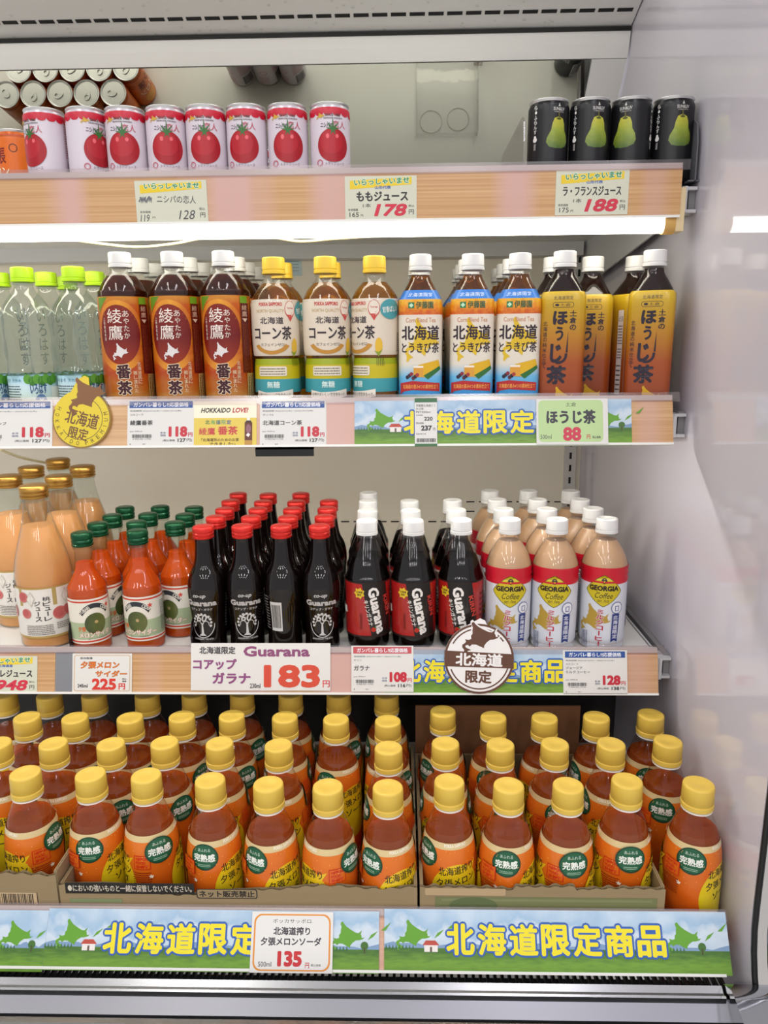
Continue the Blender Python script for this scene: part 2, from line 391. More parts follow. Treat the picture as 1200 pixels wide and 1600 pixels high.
# ------------------------------------------------------------------ shelves with price rails
WOOD = None
def wood_mat():
    m, nt, b, N, L = new_mat('wood_grain_painted_sheen'); b.inputs['Roughness'].default_value = 0.35; b.inputs['Coat Weight'].default_value = 0.5; b.inputs['Coat Roughness'].default_value = 0.15
    tc = N.new('ShaderNodeTexCoord')
    m1 = N.new('ShaderNodeMapping'); m1.inputs['Scale'].default_value = (0.6, 40, 140); n1 = N.new('ShaderNodeTexNoise'); n1.inputs['Scale'].default_value = 3; n1.inputs['Detail'].default_value = 5
    L.new(tc.outputs['Object'], m1.inputs[0]); L.new(m1.outputs[0], n1.inputs['Vector'])
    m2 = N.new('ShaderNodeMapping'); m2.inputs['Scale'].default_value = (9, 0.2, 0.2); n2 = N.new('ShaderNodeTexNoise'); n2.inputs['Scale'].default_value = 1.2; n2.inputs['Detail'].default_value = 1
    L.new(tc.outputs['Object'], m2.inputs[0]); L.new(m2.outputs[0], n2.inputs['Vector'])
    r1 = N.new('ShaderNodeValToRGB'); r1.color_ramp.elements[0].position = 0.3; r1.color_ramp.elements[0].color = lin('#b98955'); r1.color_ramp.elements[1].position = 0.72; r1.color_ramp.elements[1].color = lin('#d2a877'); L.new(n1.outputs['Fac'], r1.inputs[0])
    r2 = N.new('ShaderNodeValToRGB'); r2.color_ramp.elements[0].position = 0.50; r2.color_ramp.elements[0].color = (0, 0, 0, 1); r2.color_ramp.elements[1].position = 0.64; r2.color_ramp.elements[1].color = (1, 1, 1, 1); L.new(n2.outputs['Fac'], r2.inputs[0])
    mx = N.new('ShaderNodeMix'); mx.data_type = 'RGBA'; mx.inputs[7].default_value = lin('#cda398'); L.new(r2.outputs[0], mx.inputs[0]); L.new(r1.outputs[0], mx.inputs[6])  # pink reflections of the clear rail cover, painted into the wood colour
    L.new(mx.outputs[2], b.inputs['Base Color']); return m
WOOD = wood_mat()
class Rail:
    def __init__(s, y0, u, vt, vb, tilt):
        p = on_y(u, vt, y0); s.y0, s.z0, s.a = y0, p[2], math.radians(tilt)
        s.up = np.array([0, math.sin(s.a), math.cos(s.a)]); s.n = np.array([0, -math.cos(s.a), math.sin(s.a)]); s.o = np.array([0, s.y0, s.z0])
        s.h = -(s.pt(u, vb)-s.o) @ s.up
    def pt(s, u, v, lift=0.0):
        d = ray(u, v); q = s.o + s.n*lift; return d*((q @ s.n)/(d @ s.n))
    def prof(s, h0, h1, d0, d1):
        """(y, z) quad: h along the face downward from the top edge, d out of the face"""
        out = []
        for h, d in ((h0, d0), (h1, d0), (h1, d1), (h0, d1)): q = s.o - s.up*h + s.n*d; out.append((q[1], q[2]))
        return out
    def box(s, u0, v0, u1, v1, lift=0.0):
        """pixel box on the face -> centre (mm), width, height"""
        a, b, c, d = s.pt(u0, (v0+v1)/2, lift), s.pt(u1, (v0+v1)/2, lift), s.pt((u0+u1)/2, v0, lift), s.pt((u0+u1)/2, v1, lift)
        cc = s.pt((u0+u1)/2, (v0+v1)/2, lift); return cc, b[0]-a[0], (c-d) @ s.up
R1 = Rail(1026, 530, 262, 347, 0)
R2 = Rail(1002, 530, 621, 698, 15)
R3 = Rail(985, 530, 1012, 1085, 15)
R4 = Rail(742, 530, 1420, 1519, 30)
Z1, Z2, Z3, Z4 = 205.0, -88.0, -437.0, -721.0

def shelf(label, R, z, segs, bracket=True, xr=361.0, y_back=1588.0, thick=7.0):
    e = empty('shelf', label, 'shelf', P(0, (R.y0+y_back)/2, z-thick), 0, 'cooler shelves')
    part(e, 'board', MB().box(XL, xr+2, R.y0+8, y_back, z-thick, z), SHELF_WHITE)
    rail = part(e, 'price_rail', MB().extrude_x(R.prof(0, R.h, -8, -1.2), XL, xr).extrude_x(R.prof(R.h-3, R.h, -1.2, 1.8), XL, xr), SHELF_WHITE)
    off = -(rail.location + e.location) + W0
    for (x0, x1, kind) in segs:
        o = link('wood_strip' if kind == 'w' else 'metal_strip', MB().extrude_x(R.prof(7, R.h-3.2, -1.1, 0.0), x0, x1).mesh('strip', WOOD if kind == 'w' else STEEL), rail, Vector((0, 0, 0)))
    link('clear_lip', MB().extrude_x(R.prof(-3.5, 9, 0.3, 1.3), XL, xr+9).mesh('clear_lip', CLEAR_LIP), rail, Vector((0, 0, 0)))
    if bracket:
        bp = [(R.y0+12, z-38), (R.y0+12, z-6), (R.y0+30, z-2), (y_back+8, z-2), (y_back+8, z-95), (R.y0+230, z-62)]
        part(e, 'end_bracket', MB().extrude_x(bp, xr+6, xr+9).box(xr+9, XR-1, R.y0+14, R.y0+40, z-10, z-6).box(xr+9, XR-1, R.y0+14, R.y0+40, z-38, z-34).box(xr+8, xr+12, R.y0+10, R.y0+14, z-38, z-6), BRACKET)
        part(e, 'side_channel', MB().box(XR-9, XR-0.5, R.y0+22, y_back, z-36, z-4), GREY_METAL)
    part(e, 'rear_beam', MB().box(XL, xr, y_back-42, y_back, z-thick-26, z-thick), BRACKET)
    return e
x_at = lambda R, u: R.pt(u, 1050 if R is R3 else 660)[0]
sh1 = shelf('top cooler shelf holding the short juice cans', R1, Z1, [(XL, 361, 'w')])
sh2 = shelf('second cooler shelf holding the tea bottles', R2, Z2, [(XL, 361, 'w')])
sh3 = shelf('third cooler shelf holding juice, guarana and coffee bottles', R3, Z3, [(XL, x_at(R3, 86), 'w'), (x_at(R3, 87), x_at(R3, 115), 'm'), (x_at(R3, 116), 361, 'w')])
sh4 = shelf('bottom cooler deck holding the melon soda boxes', R4, Z4, [(XL, 366, 'w')], bracket=False, xr=366.0, y_back=1590)

# lamp tube under the top shelf, its socket and loose wiring
TUBE = glow('lamp_tube_glow', (1.0, 0.95, 0.80, 1), TUBE_STRENGTH)
t0 = on_y(1034, 357, 1040); tz = on_y(530, 358, 1040)[2]
lamp = empty('tube_lamp', 'lit tube lamp under the front edge of the top shelf', 'lamp', P(0, 1040, tz))
def xcyl(mb, x0, x1, y, z, r, n=20): return mb.tube([(x0, y, z), (x1, y, z)], r, n)
part(lamp, 'tube', xcyl(MB(), XL, t0[0], 1040, tz, 10.8), TUBE, 40)
part(lamp, 'end_cap', xcyl(MB(), t0[0], t0[0]+14, 1040, tz, 12.6), solid('lamp_end_cap', '#caa05a', 0.4), 40, 'amber end cap')
part(lamp, 'socket', MB().box(t0[0]+14, t0[0]+24, 1028, 1054, tz-10, 196), solid('lamp_socket', '#d9c49a', 0.45))
part(lamp, 'holder', MB().box(XL, t0[0]+10, 1052, 1056, tz+13, 197).box(XL, t0[0]+10, 1058, 1120, 191, 197), SHELF_WHITE)
def cord(label, pix, y, r=1.9, name='power_cord', mat=None):
    pts = [on_y(u, v, y + dy) for u, v, dy in pix]; sm = []
    for i in range(len(pts)-1):
        p0, p1, p2, p3 = pts[max(i-1, 0)], pts[i], pts[i+1], pts[min(i+2, len(pts)-1)]
        for k in range(6):
            t = k/6; sm.append(0.5*((2*p1)+(-p0+p2)*t+(2*p0-5*p1+4*p2-p3)*t*t+(-p0+3*p1-3*p2+p3)*t**3))
    sm.append(pts[-1]); c = sm[0]
    o = link(name, MB().tube([p-c for p in sm], r, 8).mesh(name, mat or CORD, 60), None, P(*c)); return tag(o, label, 'cord', 'loose cords')
cord('cream cord drooping below the lamp tube above the dark red tea bottles', [(70, 368, 0), (110, 374, 0), (160, 381, 2), (215, 386, 2), (270, 381, 2), (310, 373, 0), (335, 366, 0)], 1064)
cord('cream cord sagging below the lamp tube above the corn tea bottles', [(395, 364, 0), (430, 371, 0), (470, 377, 2), (520, 373, 2), (575, 369, 0), (625, 359, 0)], 1064)
cord('looped cream wire at the right end of the lamp tube', [(1004, 353, 0), (1020, 361, 0), (1045, 363, 2), (1062, 352, 0), (1066, 340, 0), (1058, 335, 0)], 1046, 1.5)
cord('cream cord slanting down behind the peach juice bottles', [(0, 702, 0), (30, 714, 60), (75, 724, 160), (110, 732, 240), (130, 745, 300)], 1200, 2.4)
# strip of small lamps tucked behind the rail of the second shelf
led = empty('strip_lamp', 'strip of small white lamps hidden under the second shelf edge', 'lamp', P(0, R2.y0+34, Z2-14))
part(led, 'channel', MB().box(XL, 352, R2.y0+26, R2.y0+42, Z2-12, Z2-7.2), SHELF_WHITE)
LED = glow('led_glow', (1.0, 0.96, 0.86, 1), LED_STRENGTH); led_me = MB().box(-5, 5, -2.5, 2.5, -0.8, 0.8).mesh('led_chip', LED)
for k in range(25): link('led_chip', led_me, led, P(270 - k*42, R2.y0+34, Z2-12.9) - led.location)
# lamp inside the canopy, above the picture
cl = empty('canopy_lamp', 'lit tube lamp under the cooler canopy, above the top shelf', 'lamp', P(0, 1120, 572))
part(cl, 'tube', xcyl(MB(), XL, 350, 1120, 572, 12.0), glow('canopy_tube_glow', (1.0, 0.97, 0.84, 1), CANOPY_STRENGTH), 40)
part(cl, 'end_cap', xcyl(MB(), 350, 362, 1120, 572, 12.6), solid('lamp_end_cap', '#caa05a'), 40)

# ------------------------------------------------------------------ cooler base front
g0 = on_z(530, 1545, -728)
def yz(u, v, y): q = on_y(u, v, y); return (q[1], q[2])
setting('trim_2', MB().extrude_x([yz(530, 1545, 684), yz(530, 1533, 690), yz(530, 1533, 694), (694, -800), (672, -800), yz(530, 1553, 676), yz(530, 1549, 678)], XL, 352), ALU, 'aluminium lip along the cooler front', 40)
setting('trim_3', MB().extrude_x([yz(530, 1554, 679), (690, -800), (668, -810), yz(530, 1590, 662)], XL, 354), solid('bumper_grey_metal', '#84848a', 0.35, 0.9), 'grey metal panel below the cooler lip')
setting('trim_4', MB().extrude_x([yz(530, 1595, 655), (690, -812), (690, -1000), (640, -1000), yz(530, 1604, 648)], XL, 362), ALU, 'lower aluminium bumper of the cooler')
tr = setting('trim_5', MB().box(XL, 372, 690, 760, -770, -760), BLACK, 'black air intake behind the cooler lip')
bar_me = MB().box(-1.6, 1.6, -26, 26, -4, 4).mesh('grille_bar', BLACK_PLASTIC)
zg = on_y(530, 1528, 712)[2]
for k in range(110): link('grille_bar', bar_me, tr, Vector((366 - k*8.4, 716, zg-6))*S)
# right corner: gasket, side window gap, chrome post
edge = [(709, 760), (709, -610), (708, -640), (704, -665), (697, -690), (686, -716)]
setting('trim_6', MB().tube([(XR+3, y, z) for y, z in edge], 3.4, 8), BLACK_PLASTIC, 'black gasket on the front edge of the side wall', 50)
path = [(399, 690, 760), (399, 690, -600), (399, 689, -630), (400, 684, -660), (401, 674, -690), (403, 655, -720), (406, 625, -745), (410, 580, -765), (414, 520, -775)]
setting('trim_7', MB().tube(path, 4.2, 12).tube([(x+10, y-5, z) for x, y, z in path], 6, 14), CHROME, 'chrome frame of the side window at the right edge', 50)
cp = [yz(1150, 1538, 690), yz(1150, 1548, 672), yz(1150, 1562, 662), yz(1150, 1600, 640), (690, -850)]
corner = setting('trim_8', MB().extrude_x(cp, 354, 424), CHROME, 'bent metal corner cap at the right of the cooler lip', 50)
# ------------------------------------------------------------------ products
def interp(prof, z):
    if z <= prof[0][0]: return prof[0][1]
    for (a, ra), (b, rb) in zip(prof, prof[1:]):
        if z <= b: return ra if b == a else ra + (rb-ra)*(z-a)/(b-a)
    return prof[-1][1]
def smooth_prof(ctrl, n=5):
    out = []
    for i in range(len(ctrl)-1):
        p0, p1, p2, p3 = ctrl[max(i-1, 0)], ctrl[i], ctrl[i+1], ctrl[min(i+2, len(ctrl)-1)]
        for k in range(n):
            t = k/n; f = lambda a: 0.5*((2*p1[a])+(-p0[a]+p2[a])*t+(2*p0[a]-5*p1[a]+4*p2[a]-p3[a])*t*t+(-p0[a]+3*p1[a]-3*p2[a]+p3[a])*t**3)
            out.append((f(0), max(0.1, f(1))))
    out.append(ctrl[-1]); return out
def squarish(n, z_full, z_round):
    def f(t, z):
        k = 1.0 if z <= z_full else max(0.0, 1-(z-z_full)/(z_round-z_full))
        q = 1.0/((abs(math.cos(t))**n + abs(math.sin(t))**n)**(1/n)); return 1 + (q-1)*k
    return f
def wrapper(prof, R, shape=None):
    def f(u, v, off):
        t = u/R; r = interp(prof, v)*(shape(t, v) if shape else 1.0) + off; return (r*math.sin(t), -r*math.cos(t), v)
    return f
def cap_mesh(name, r, z0, z1, mat, ring=None, n=60, ridge=0.35, top_dome=0.6):
    h = z1-z0
    prof = [(z0, r*0.985), (z0+h*0.02, r+0.4), (z0+h*0.2, r+0.35), (z0+h*0.22, r-0.5), (z0+h*0.27, r-0.5), (z0+h*0.29, r), (z0+h*0.9, r-0.3), (z0+h*0.97, r-0.9), (z1-0.1, r-2.0), (z1, r-3.0), (z1, r*0.45), (z1-0.25, r*0.42), (z1-0.25, 0.1)]
    return MB().lathe(prof, n, ridge=(z0+h*0.3, z0+h*0.92, ridge)).mesh(name, mat, 50)
def crown_mesh(name, r, z0, z1, mat):
    """roll-on metal cap: knurled skirt, two beads, domed top"""
    h = z1-z0
    prof = [(z0, r*0.95), (z0+h*0.05, r), (z0+h*0.16, r), (z0+h*0.2, r*0.93), (z0+h*0.25, r*0.93), (z0+h*0.3, r), (z0+h*0.44, r), (z0+h*0.48, r*0.95), (z0+h*0.54, r*0.95), (z0+h*0.58, r*1.01), (z0+h*0.86, r*1.01), (z0+h*0.95, r*0.94), (z1, r*0.8), (z1+0.3, r*0.3), (z1+0.3, 0.1)]
    return MB().lathe(prof, 40).mesh(name, mat, 45)
class Product:
    def __init__(s, name, cat): s.name, s.cat, s.parts = name, cat, []
    def add(s, name, me, label=None):
        rec = [name, me, label, []]; s.parts.append(rec); return rec
    def sub(s, rec, name, me):
        if me is not None: rec[3].append((name, me))
    def label_art(s, art, wrap, du=4.0, dv=None, name='label', lift=0.2):
        r = s.add(name, art.build(name, True, wrap, du, dv, lift)); s.sub(r, 'printing', art.build('printing', False, wrap, du, dv, lift+0.05)); return r
    def spawn(s, label, x, y, z, rz=0.0, group=None, face=True, tilt=None):
        if face: rz += math.atan2(-x, y)
        e = empty(s.name, label, s.cat, P(x, y, z), rz, group)
        if tilt: e.rotation_euler = (tilt[0], tilt[1], rz)
        for n, me, lb, subs in s.parts:
            o = link(n, me, e)
            if lb: o['label'] = lb
            for sn, sm in subs: link(sn, sm, o)
        return e
ORD = ['first', 'second', 'third', 'fourth', 'fifth', 'sixth', 'seventh', 'eighth', 'ninth', 'tenth', 'eleventh', 'twelfth', 'thirteenth']
def nth(i, n):
    return 'the only one' if n == 1 else 'leftmost' if i == 0 else 'rightmost' if i == n-1 else ORD[i] + ' from left'
ROW = ['front row', 'second row back', 'third row back', 'fourth row back', 'fifth row back']

SILVER = solid('can_silver', '#d9d9d9', 0.36, 1.0)
# ---- cans
CAN = [(0, 22.5), (1.2, 24.3), (4, 26.0), (6, 26.4), (96, 26.4), (99, 25.6), (101.5, 24.6), (102.5, 25.3), (104.3, 25.6)]
def can(name, body_mat, draw, tab=True):
    p = Product(name, 'can')
    p.add('body', MB().lathe(CAN[:7], 40, close=False).lathe([(0, 22.5), (2.5, 20), (3, 0.1)], 40, close=False).mesh('can_body', body_mat, 40))
    lid = p.add('lid', MB().lathe([(101.3, 24.7), (102.4, 25.4), (104.2, 25.7), (104.9, 25.2), (104.6, 24.3), (101.8, 23.2), (101.6, 22.4), (102.6, 21.6), (102.6, 0.1)], 40, close=False).mesh('can_lid', SILVER, 40), 'silver lid')
    if tab:
        tb = MB()
        for k in range(18):
            pass
        ring = [(7.0*math.cos(2*math.pi*k/18), 3.5+10.0*math.sin(2*math.pi*k/18)) for k in range(18)]
        hole = [(3.6*math.cos(2*math.pi*k/18), 7.2+3.6*math.sin(2*math.pi*k/18)) for k in range(18)]
        vs = [(x, y, z) for z in (103.2, 104.4) for loop in (ring, hole) for x, y in loop]; n = 18; fs = []
        for k in range(n):
            j = (k+1) % n; fs += [(k, j, n+j, n+k), (2*n+k, 2*n+j, 3*n+j, 3*n+k), (k, j, 2*n+j, 2*n+k), (n+k, n+j, 3*n+j, 3*n+k)]
        tb.add(vs, fs); tb.lathe([(102.4, 2.2), (104.8, 2.0), (104.8, 0.1)], 10)
        p.sub(lid, 'pull_tab', tb.mesh('pull_tab', SILVER, 40))
    a = Art(166, 96, 0, 98); draw(a); p.label_art(a, wrapper(CAN, 26.4), 3.5, 6, 'label')
    return p
def draw_tomato(a):
    a.rect(0, 0.0, 1, 1, '#d6ccd5', True)
    a.rect(0, 0.0, 1, 0.075, '#c31f36')
    for k in range(14): a.ell(0.0357+k/14, 0.075, 0.034, 0.035, '#c31f36', 12, a0=180, a1=360)
    for c in (0.5, 0.0, 1.0):
        X = lambda q: c + q/166.0
        if c == 0.5 or True:
            clip = (lambda q: min(max(X(q), 0.0), 1.0))
            if c != 0.5: continue
        a.panel(166, 60, 0, 99)
        a.hok(X(-22), 0.13, X(-10), 0.26, '#c9a13a')
        a.text('SINCE 1986', X(-10), 0.15, X(10), 0.205, '#4a4540', 0.02); a.text('NISHIKOSHI, HOKKAIDO', X(-12), 0.225, X(13), 0.26, '#4a4540', 0.02)
        a.text('ニシパの', X(-16), 0.33, X(0), 0.43, '#33243c', 0.03, rot=-3); a.text('恋人', X(0), 0.29, X(17), 0.44, '#b8324a', 0.01)
        a.panel(166, 100, 0, 126)
        a.ell(X(0), 0.74, 20.5/166, 0.205, '#a30f1e', 36); a.ell(X(-2), 0.7, 15/166, 0.14, '#b11a28', 28)
        for q, r in ((-7, 0.03), (5, 0.025)): a.ell(X(q), 0.63, 2.2/166, r, '#e2626a', 12)
        for ang, ln in ((90, 0.16), (50, 0.13), (130, 0.13), (15, 0.1), (165, 0.1), (-60, 0.07), (240, 0.07)):
            t = math.radians(ang); dx, dy = math.cos(t), -math.sin(t); L = ln*96
            a.poly([(X(-dy*1.6), 0.555+dx*1.6/96), (X(dx*L), 0.555+dy*L/96), (X(dy*1.6), 0.555-dx*1.6/96)], '#2f6a2c')
        a.ring(X(-18), 0.95, 4/166, 0.04, 0.25, '#c0485c'); a.text('トマトジュース', X(-10), 0.945, X(14), 0.985, '#5b4a50', 0.01)
    a.panel(166, 96, 0, 98); a.barcode(0.80, 0.6, 0.93, 0.9); a.lines(0.78, 0.12, 0.95, 0.55, 14, '#b77a86', 0.45, seed=4)
    a.ring(0.06, 0.45, 0.04, 0.07, 0.15, '#c0485c'); a.lines(0.02, 0.6, 0.14, 0.9, 9, '#b77a86', 0.4)
tomato_can = can('tomato_juice_can', solid('can_pearl_white', '#d0c8d1', 0.3, 0.4), draw_tomato)
PEAR = ramp_mat('pear_skin_print', [(0.0, '#4f6a2a'), (0.5, '#8c9c33'), (1.0, '#c2bd3a')], 2, 0.044, 0.082, 0.3, 0.35, 160)
def draw_pear(a):
    a.rect(0, 0, 1, 1, '#141417', True)
    X = lambda q: 0.5 + q/166.0
    a.panel(166, 67, 0, 109)
    a.poly([(X(-15), 0.78), (X(-16), 0.86), (X(-12), 0.945), (X(-4), 0.97), (X(5), 0.965), (X(12), 0.92), (X(14.5), 0.84), (X(13), 0.73), (X(9.5), 0.64), (X(8.5), 0.53), (X(6), 0.44), (X(0), 0.405), (X(-6), 0.435), (X(-8.5), 0.53), (X(-10), 0.65)][::-1], PEAR)
    a.poly([(X(-0.8), 0.43), (X(1.2), 0.43), (X(0.5), 0.33), (X(-1.2), 0.335)], '#5f5b2e'); a.ell(X(0), 0.445, 3.4/166, 0.02, '#4d5420', 16)
    a.text('SUN&LIV', X(-8), 0.24, X(8), 0.30, '#c9c7c3', 0.02); a.text('YAMAGATA', X(-7), 0.31, X(7), 0.335, '#a5a29e', 0.02)
    a.poly([(X(-1.5), 0.225), (X(1.5), 0.225), (X(0), 0.16)], '#c9c7c3')
    for c, pear in ((-31, True), (38, True)):
        a.vtext('ら・ふらんす', X(c-2.2), 0.18, X(c+2.2), 0.70, '#e9e7e4', 0.02)
        a.ell(X(c), 0.80, 3.0/166, 0.045, '#e9e7e4', 14); a.ell(X(c), 0.755, 1.8/166, 0.035, '#e9e7e4', 14); a.lines(X(c-1.6), 0.87, X(c+1.6), 0.99, 2, '#d5d2cf', 0.5, True)
    a.panel(166, 96, 0, 98); a.rect(0.84, 0.45, 0.96, 0.9, '#c9c9c9'); a.barcode(0.85, 0.47, 0.95, 0.86); a.text('SUN&LIV', 0.02, 0.3, 0.16, 0.42, '#c9c7c3', 0.02)
pear_can = can('pear_juice_can', solid('can_black', '#121215', 0.3, 0.3), draw_pear)
def draw_orange(a):
    a.rect(0, 0, 1, 1, '#d9691a', True); a.rect(0, 0.0, 1, 0.04, '#b84a10')
    for c in (0.25, 0.75):
        a.text('夕張', c-0.12, 0.18, c+0.1, 0.42, '#7a1d10', 0.03); a.text('メロン', c-0.13, 0.46, c+0.12, 0.6, '#f4e3c0', 0.02); a.ell(c, 0.78, 0.1, 0.15, '#e79a3b', 24); a.ring(c+0.17, 0.2, 0.035, 0.06, 0.2, '#3a2416')
    a.barcode(0.45, 0.6, 0.56, 0.9)
orange_can = can('melon_juice_can', solid('can_orange', '#c9601a', 0.3, 0.3), draw_orange)

# ---- PET and glass bottles
CAP_WHITE = solid('cap_white', '#dedddb', 0.35); CAP_LIME = solid('cap_lime', '#b5e01f', 0.35); CAP_YELLOW = solid('cap_yellow', '#dab84e', 0.4); CAP_CORN = solid('cap_corn', '#e8c23e', 0.4)
CAP_GOLD = solid('cap_gold', '#b98d45', 0.3, 0.9); CAP_GREEN = solid('cap_green', '#0f4a2c', 0.25, 0.5); CAP_RED = solid('cap_red', '#d8322c', 0.28, 0.55)
def liquid(name, tint, body, cloud=0.3, rough=0.05):
    """Drink in a bottle: tinted see-through mixed with its own cloudy colour, a wet gloss on top."""
    if name in MATS: return MATS[name]
    m, nt, b, N, L = new_mat(name); N.remove(b)
    t = N.new('ShaderNodeBsdfTransparent'); t.inputs[0].default_value = lin(tint); d = N.new('ShaderNodeBsdfDiffuse'); d.inputs[0].default_value = lin(body)
    tl = N.new('ShaderNodeBsdfTranslucent'); tl.inputs[0].default_value = lin(body); m0 = N.new('ShaderNodeMixShader'); m0.inputs[0].default_value = 0.4; L.new(d.outputs[0], m0.inputs[1]); L.new(tl.outputs[0], m0.inputs[2])
    m1 = N.new('ShaderNodeMixShader'); m1.inputs[0].default_value = cloud; L.new(t.outputs[0], m1.inputs[1]); L.new(m0.outputs[0], m1.inputs[2])
    no = N.new('ShaderNodeTexNoise'); no.inputs['Scale'].default_value = 60; tc = N.new('ShaderNodeTexCoord'); L.new(tc.outputs['Object'], no.inputs['Vector'])
    mr = N.new('ShaderNodeMapRange'); mr.inputs[3].default_value = max(0, cloud-0.05); mr.inputs[4].default_value = min(1, cloud+0.05); L.new(no.outputs['Fac'], mr.inputs[0]); L.new(mr.outputs[0], m1.inputs[0])
    g = N.new('ShaderNodeBsdfGlossy'); g.inputs['Roughness'].default_value = rough; m2 = N.new('ShaderNodeMixShader'); m2.inputs[0].default_value = 0.025; L.new(m1.outputs[0], m2.inputs[1]); L.new(g.outputs[0], m2.inputs[2])
    L.new(m2.outputs[0], N['Material Output'].inputs[0]); return m
TEA = liquid('tea_dark_amber', '#a4591f', '#6a2e10', 0.22); CORN_TEA = liquid('tea_pale_gold', '#e2b866', '#d09a40', 0.12); TEA2 = liquid('tea_gold', '#d6a040', '#a06c1c', 0.15); TEA3 = liquid('tea_roast', '#6a2c18', '#38160c', 0.35)
def pet(name, ctrl, level, capmat, cap_r, cap_h, liq, shape=None, shell=CLEAR, n=36, cap_z=None, smoothing=4, liq_in=0.9, collar=None):
    """clear bottle + liquid + screw cap; ctrl: (z, r) up to the neck top"""
    p = Product(name, 'bottle'); prof = smooth_prof(ctrl, smoothing); H = ctrl[-1][0]; cz = H if cap_z is None else cap_z
    p.prof = prof; p.shape = shape; p.H = cz + cap_h
    p.add('body', MB().lathe(prof, n, shape).mesh(name + '_body', shell, 45))
    if liq is not None:
        lp = [(max(z, 1.5), max(0.5, r-liq_in)) for z, r in prof if z < level] + [(level, max(0.5, interp(prof, level)-liq_in))]
        p.add('liquid', MB().lathe(lp, n, shape).mesh(name + '_liquid', liq, 40))
    p.add('cap', capmat(cap_r, cz - 2, cz + cap_h) if callable(capmat) else cap_mesh('cap', cap_r, cz-2, cz+cap_h, capmat))
    nr = ctrl[-1][1]
    p.add('neck_ring', MB().lathe([(cz-5.5, nr), (cz-5, nr+2.2), (cz-3.6, nr+2.2), (cz-3, nr)], 28, close=False).mesh('neck_ring', collar or shell, 40))
    return p

# melon soda (bottom deck)
SODA_LIQ = liquid('soda_orange', '#f2a668', '#e47c34', 0.34)
soda = pet('melon_soda_bottle', [(0, 30.5), (4, 33.2), (12, 34.2), (70, 34.3), (98, 33.9), (122, 32), (142, 28), (160, 21.5), (170, 17), (178, 16)], 148, CAP_YELLOW, 18.6, 27, SODA_LIQ, collar=solid('ring_white', '#ece9e2', 0.4))
SODA_LABEL = ramp_mat('soda_label_orange', [(0.0, '#c24a10'), (0.55, '#d45f14'), (1.0, '#dc7420')], 2, 0.0, 0.14, 0.25, 0.5, 45)
SODA_BLOB = ramp_mat('soda_label_melon', [(0.0, '#c7b018'), (0.6, '#ddc41c'), (1.0, '#e3b91e')], 2, 0.03, 0.11, 0.25, 0.4, 70)
a = Art(2*math.pi*33, 140, 0, 140)
a.rect(0, 0.035, 1, 0.97, SODA_LABEL, True); a.rect(0, 0.0, 1, 0.055, '#d6bf8c', True)
for half in (0, 1):
    c0 = -51.8 + half*103.7
    X = lambda q: 0.5 + (c0+q)/(2*math.pi*33)
    Zv = lambda z: (140-z)/140
    a.ell(X(42), Zv(74), 31/207.3, 40/140, SODA_BLOB, 36)
    a.poly([(X(18), Zv(90)), (X(44), Zv(70)), (X(70), Zv(112)), (X(48), Zv(104))][::-1], SODA_BLOB)
    a.text('POKKA SAPPORO', X(26), Zv(139), X(56), Zv(135), '#f6f0df', 0.03)
    a.text('北海道搾り', X(20), Zv(112), X(64), Zv(101), '#33301c', 0.02, rot=5)
    a.text('夕張メロン', X(18), Zv(97), X(66), Zv(86), '#33301c', 0.02, rot=5)
    a.text('ソーダ', X(28), Zv(82), X(60), Zv(71), '#33301c', 0.02, rot=5)
    a.ell(X(0), Zv(121), 17.5/207.3, 16.5/140, '#16402c', 30); a.ell(X(0), Zv(121.3), 15.6/207.3, 14.6/140, '#1d5a3c', 30)
    a.text('あふれる', X(-8), Zv(132), X(8), Zv(128), '#cfe0cf', 0.01); a.text('完熟感', X(-13.5), Zv(125.5), X(13.5), Zv(115.5), '#eef0e6', 0.04); a.lines(X(-8), Zv(113), X(8), Zv(109), 2, '#a8c6ac', 0.4)
    a.rect(X(72), Zv(116), X(92), Zv(98), '#c92f16'); a.rect(X(73), Zv(115), X(91), Zv(99), SODA_LABEL)
    for i, t in enumerate(('NIPPON', 'FOOD', 'SHIFT')): a.text(t, X(74.5), Zv(114-i*5), X(89 if i != 1 else 86), Zv(110-i*5), '#c92f16', 0.05)
    a.lines(X(70), Zv(95), X(92), Zv(74), 7, '#8a2f10', 0.4, seed=half+2)
    a.poly([(X(-12+5*math.sin(k*math.pi*0.8)*0.6), Zv(90+3*math.cos(k*math.pi*0.8))) for k in range(5)], '#f3e6d0')
    rnd = random.Random(5+half)
    for k in range(26): q = rnd.uniform(-40, 60); a.ell(X(q), Zv(rnd.uniform(85, 133)), 0.5/207.3, 0.5/140, '#f2b266', 6)
soda.label_art(a, wrapper(soda.prof, 33), 4.0, 6)

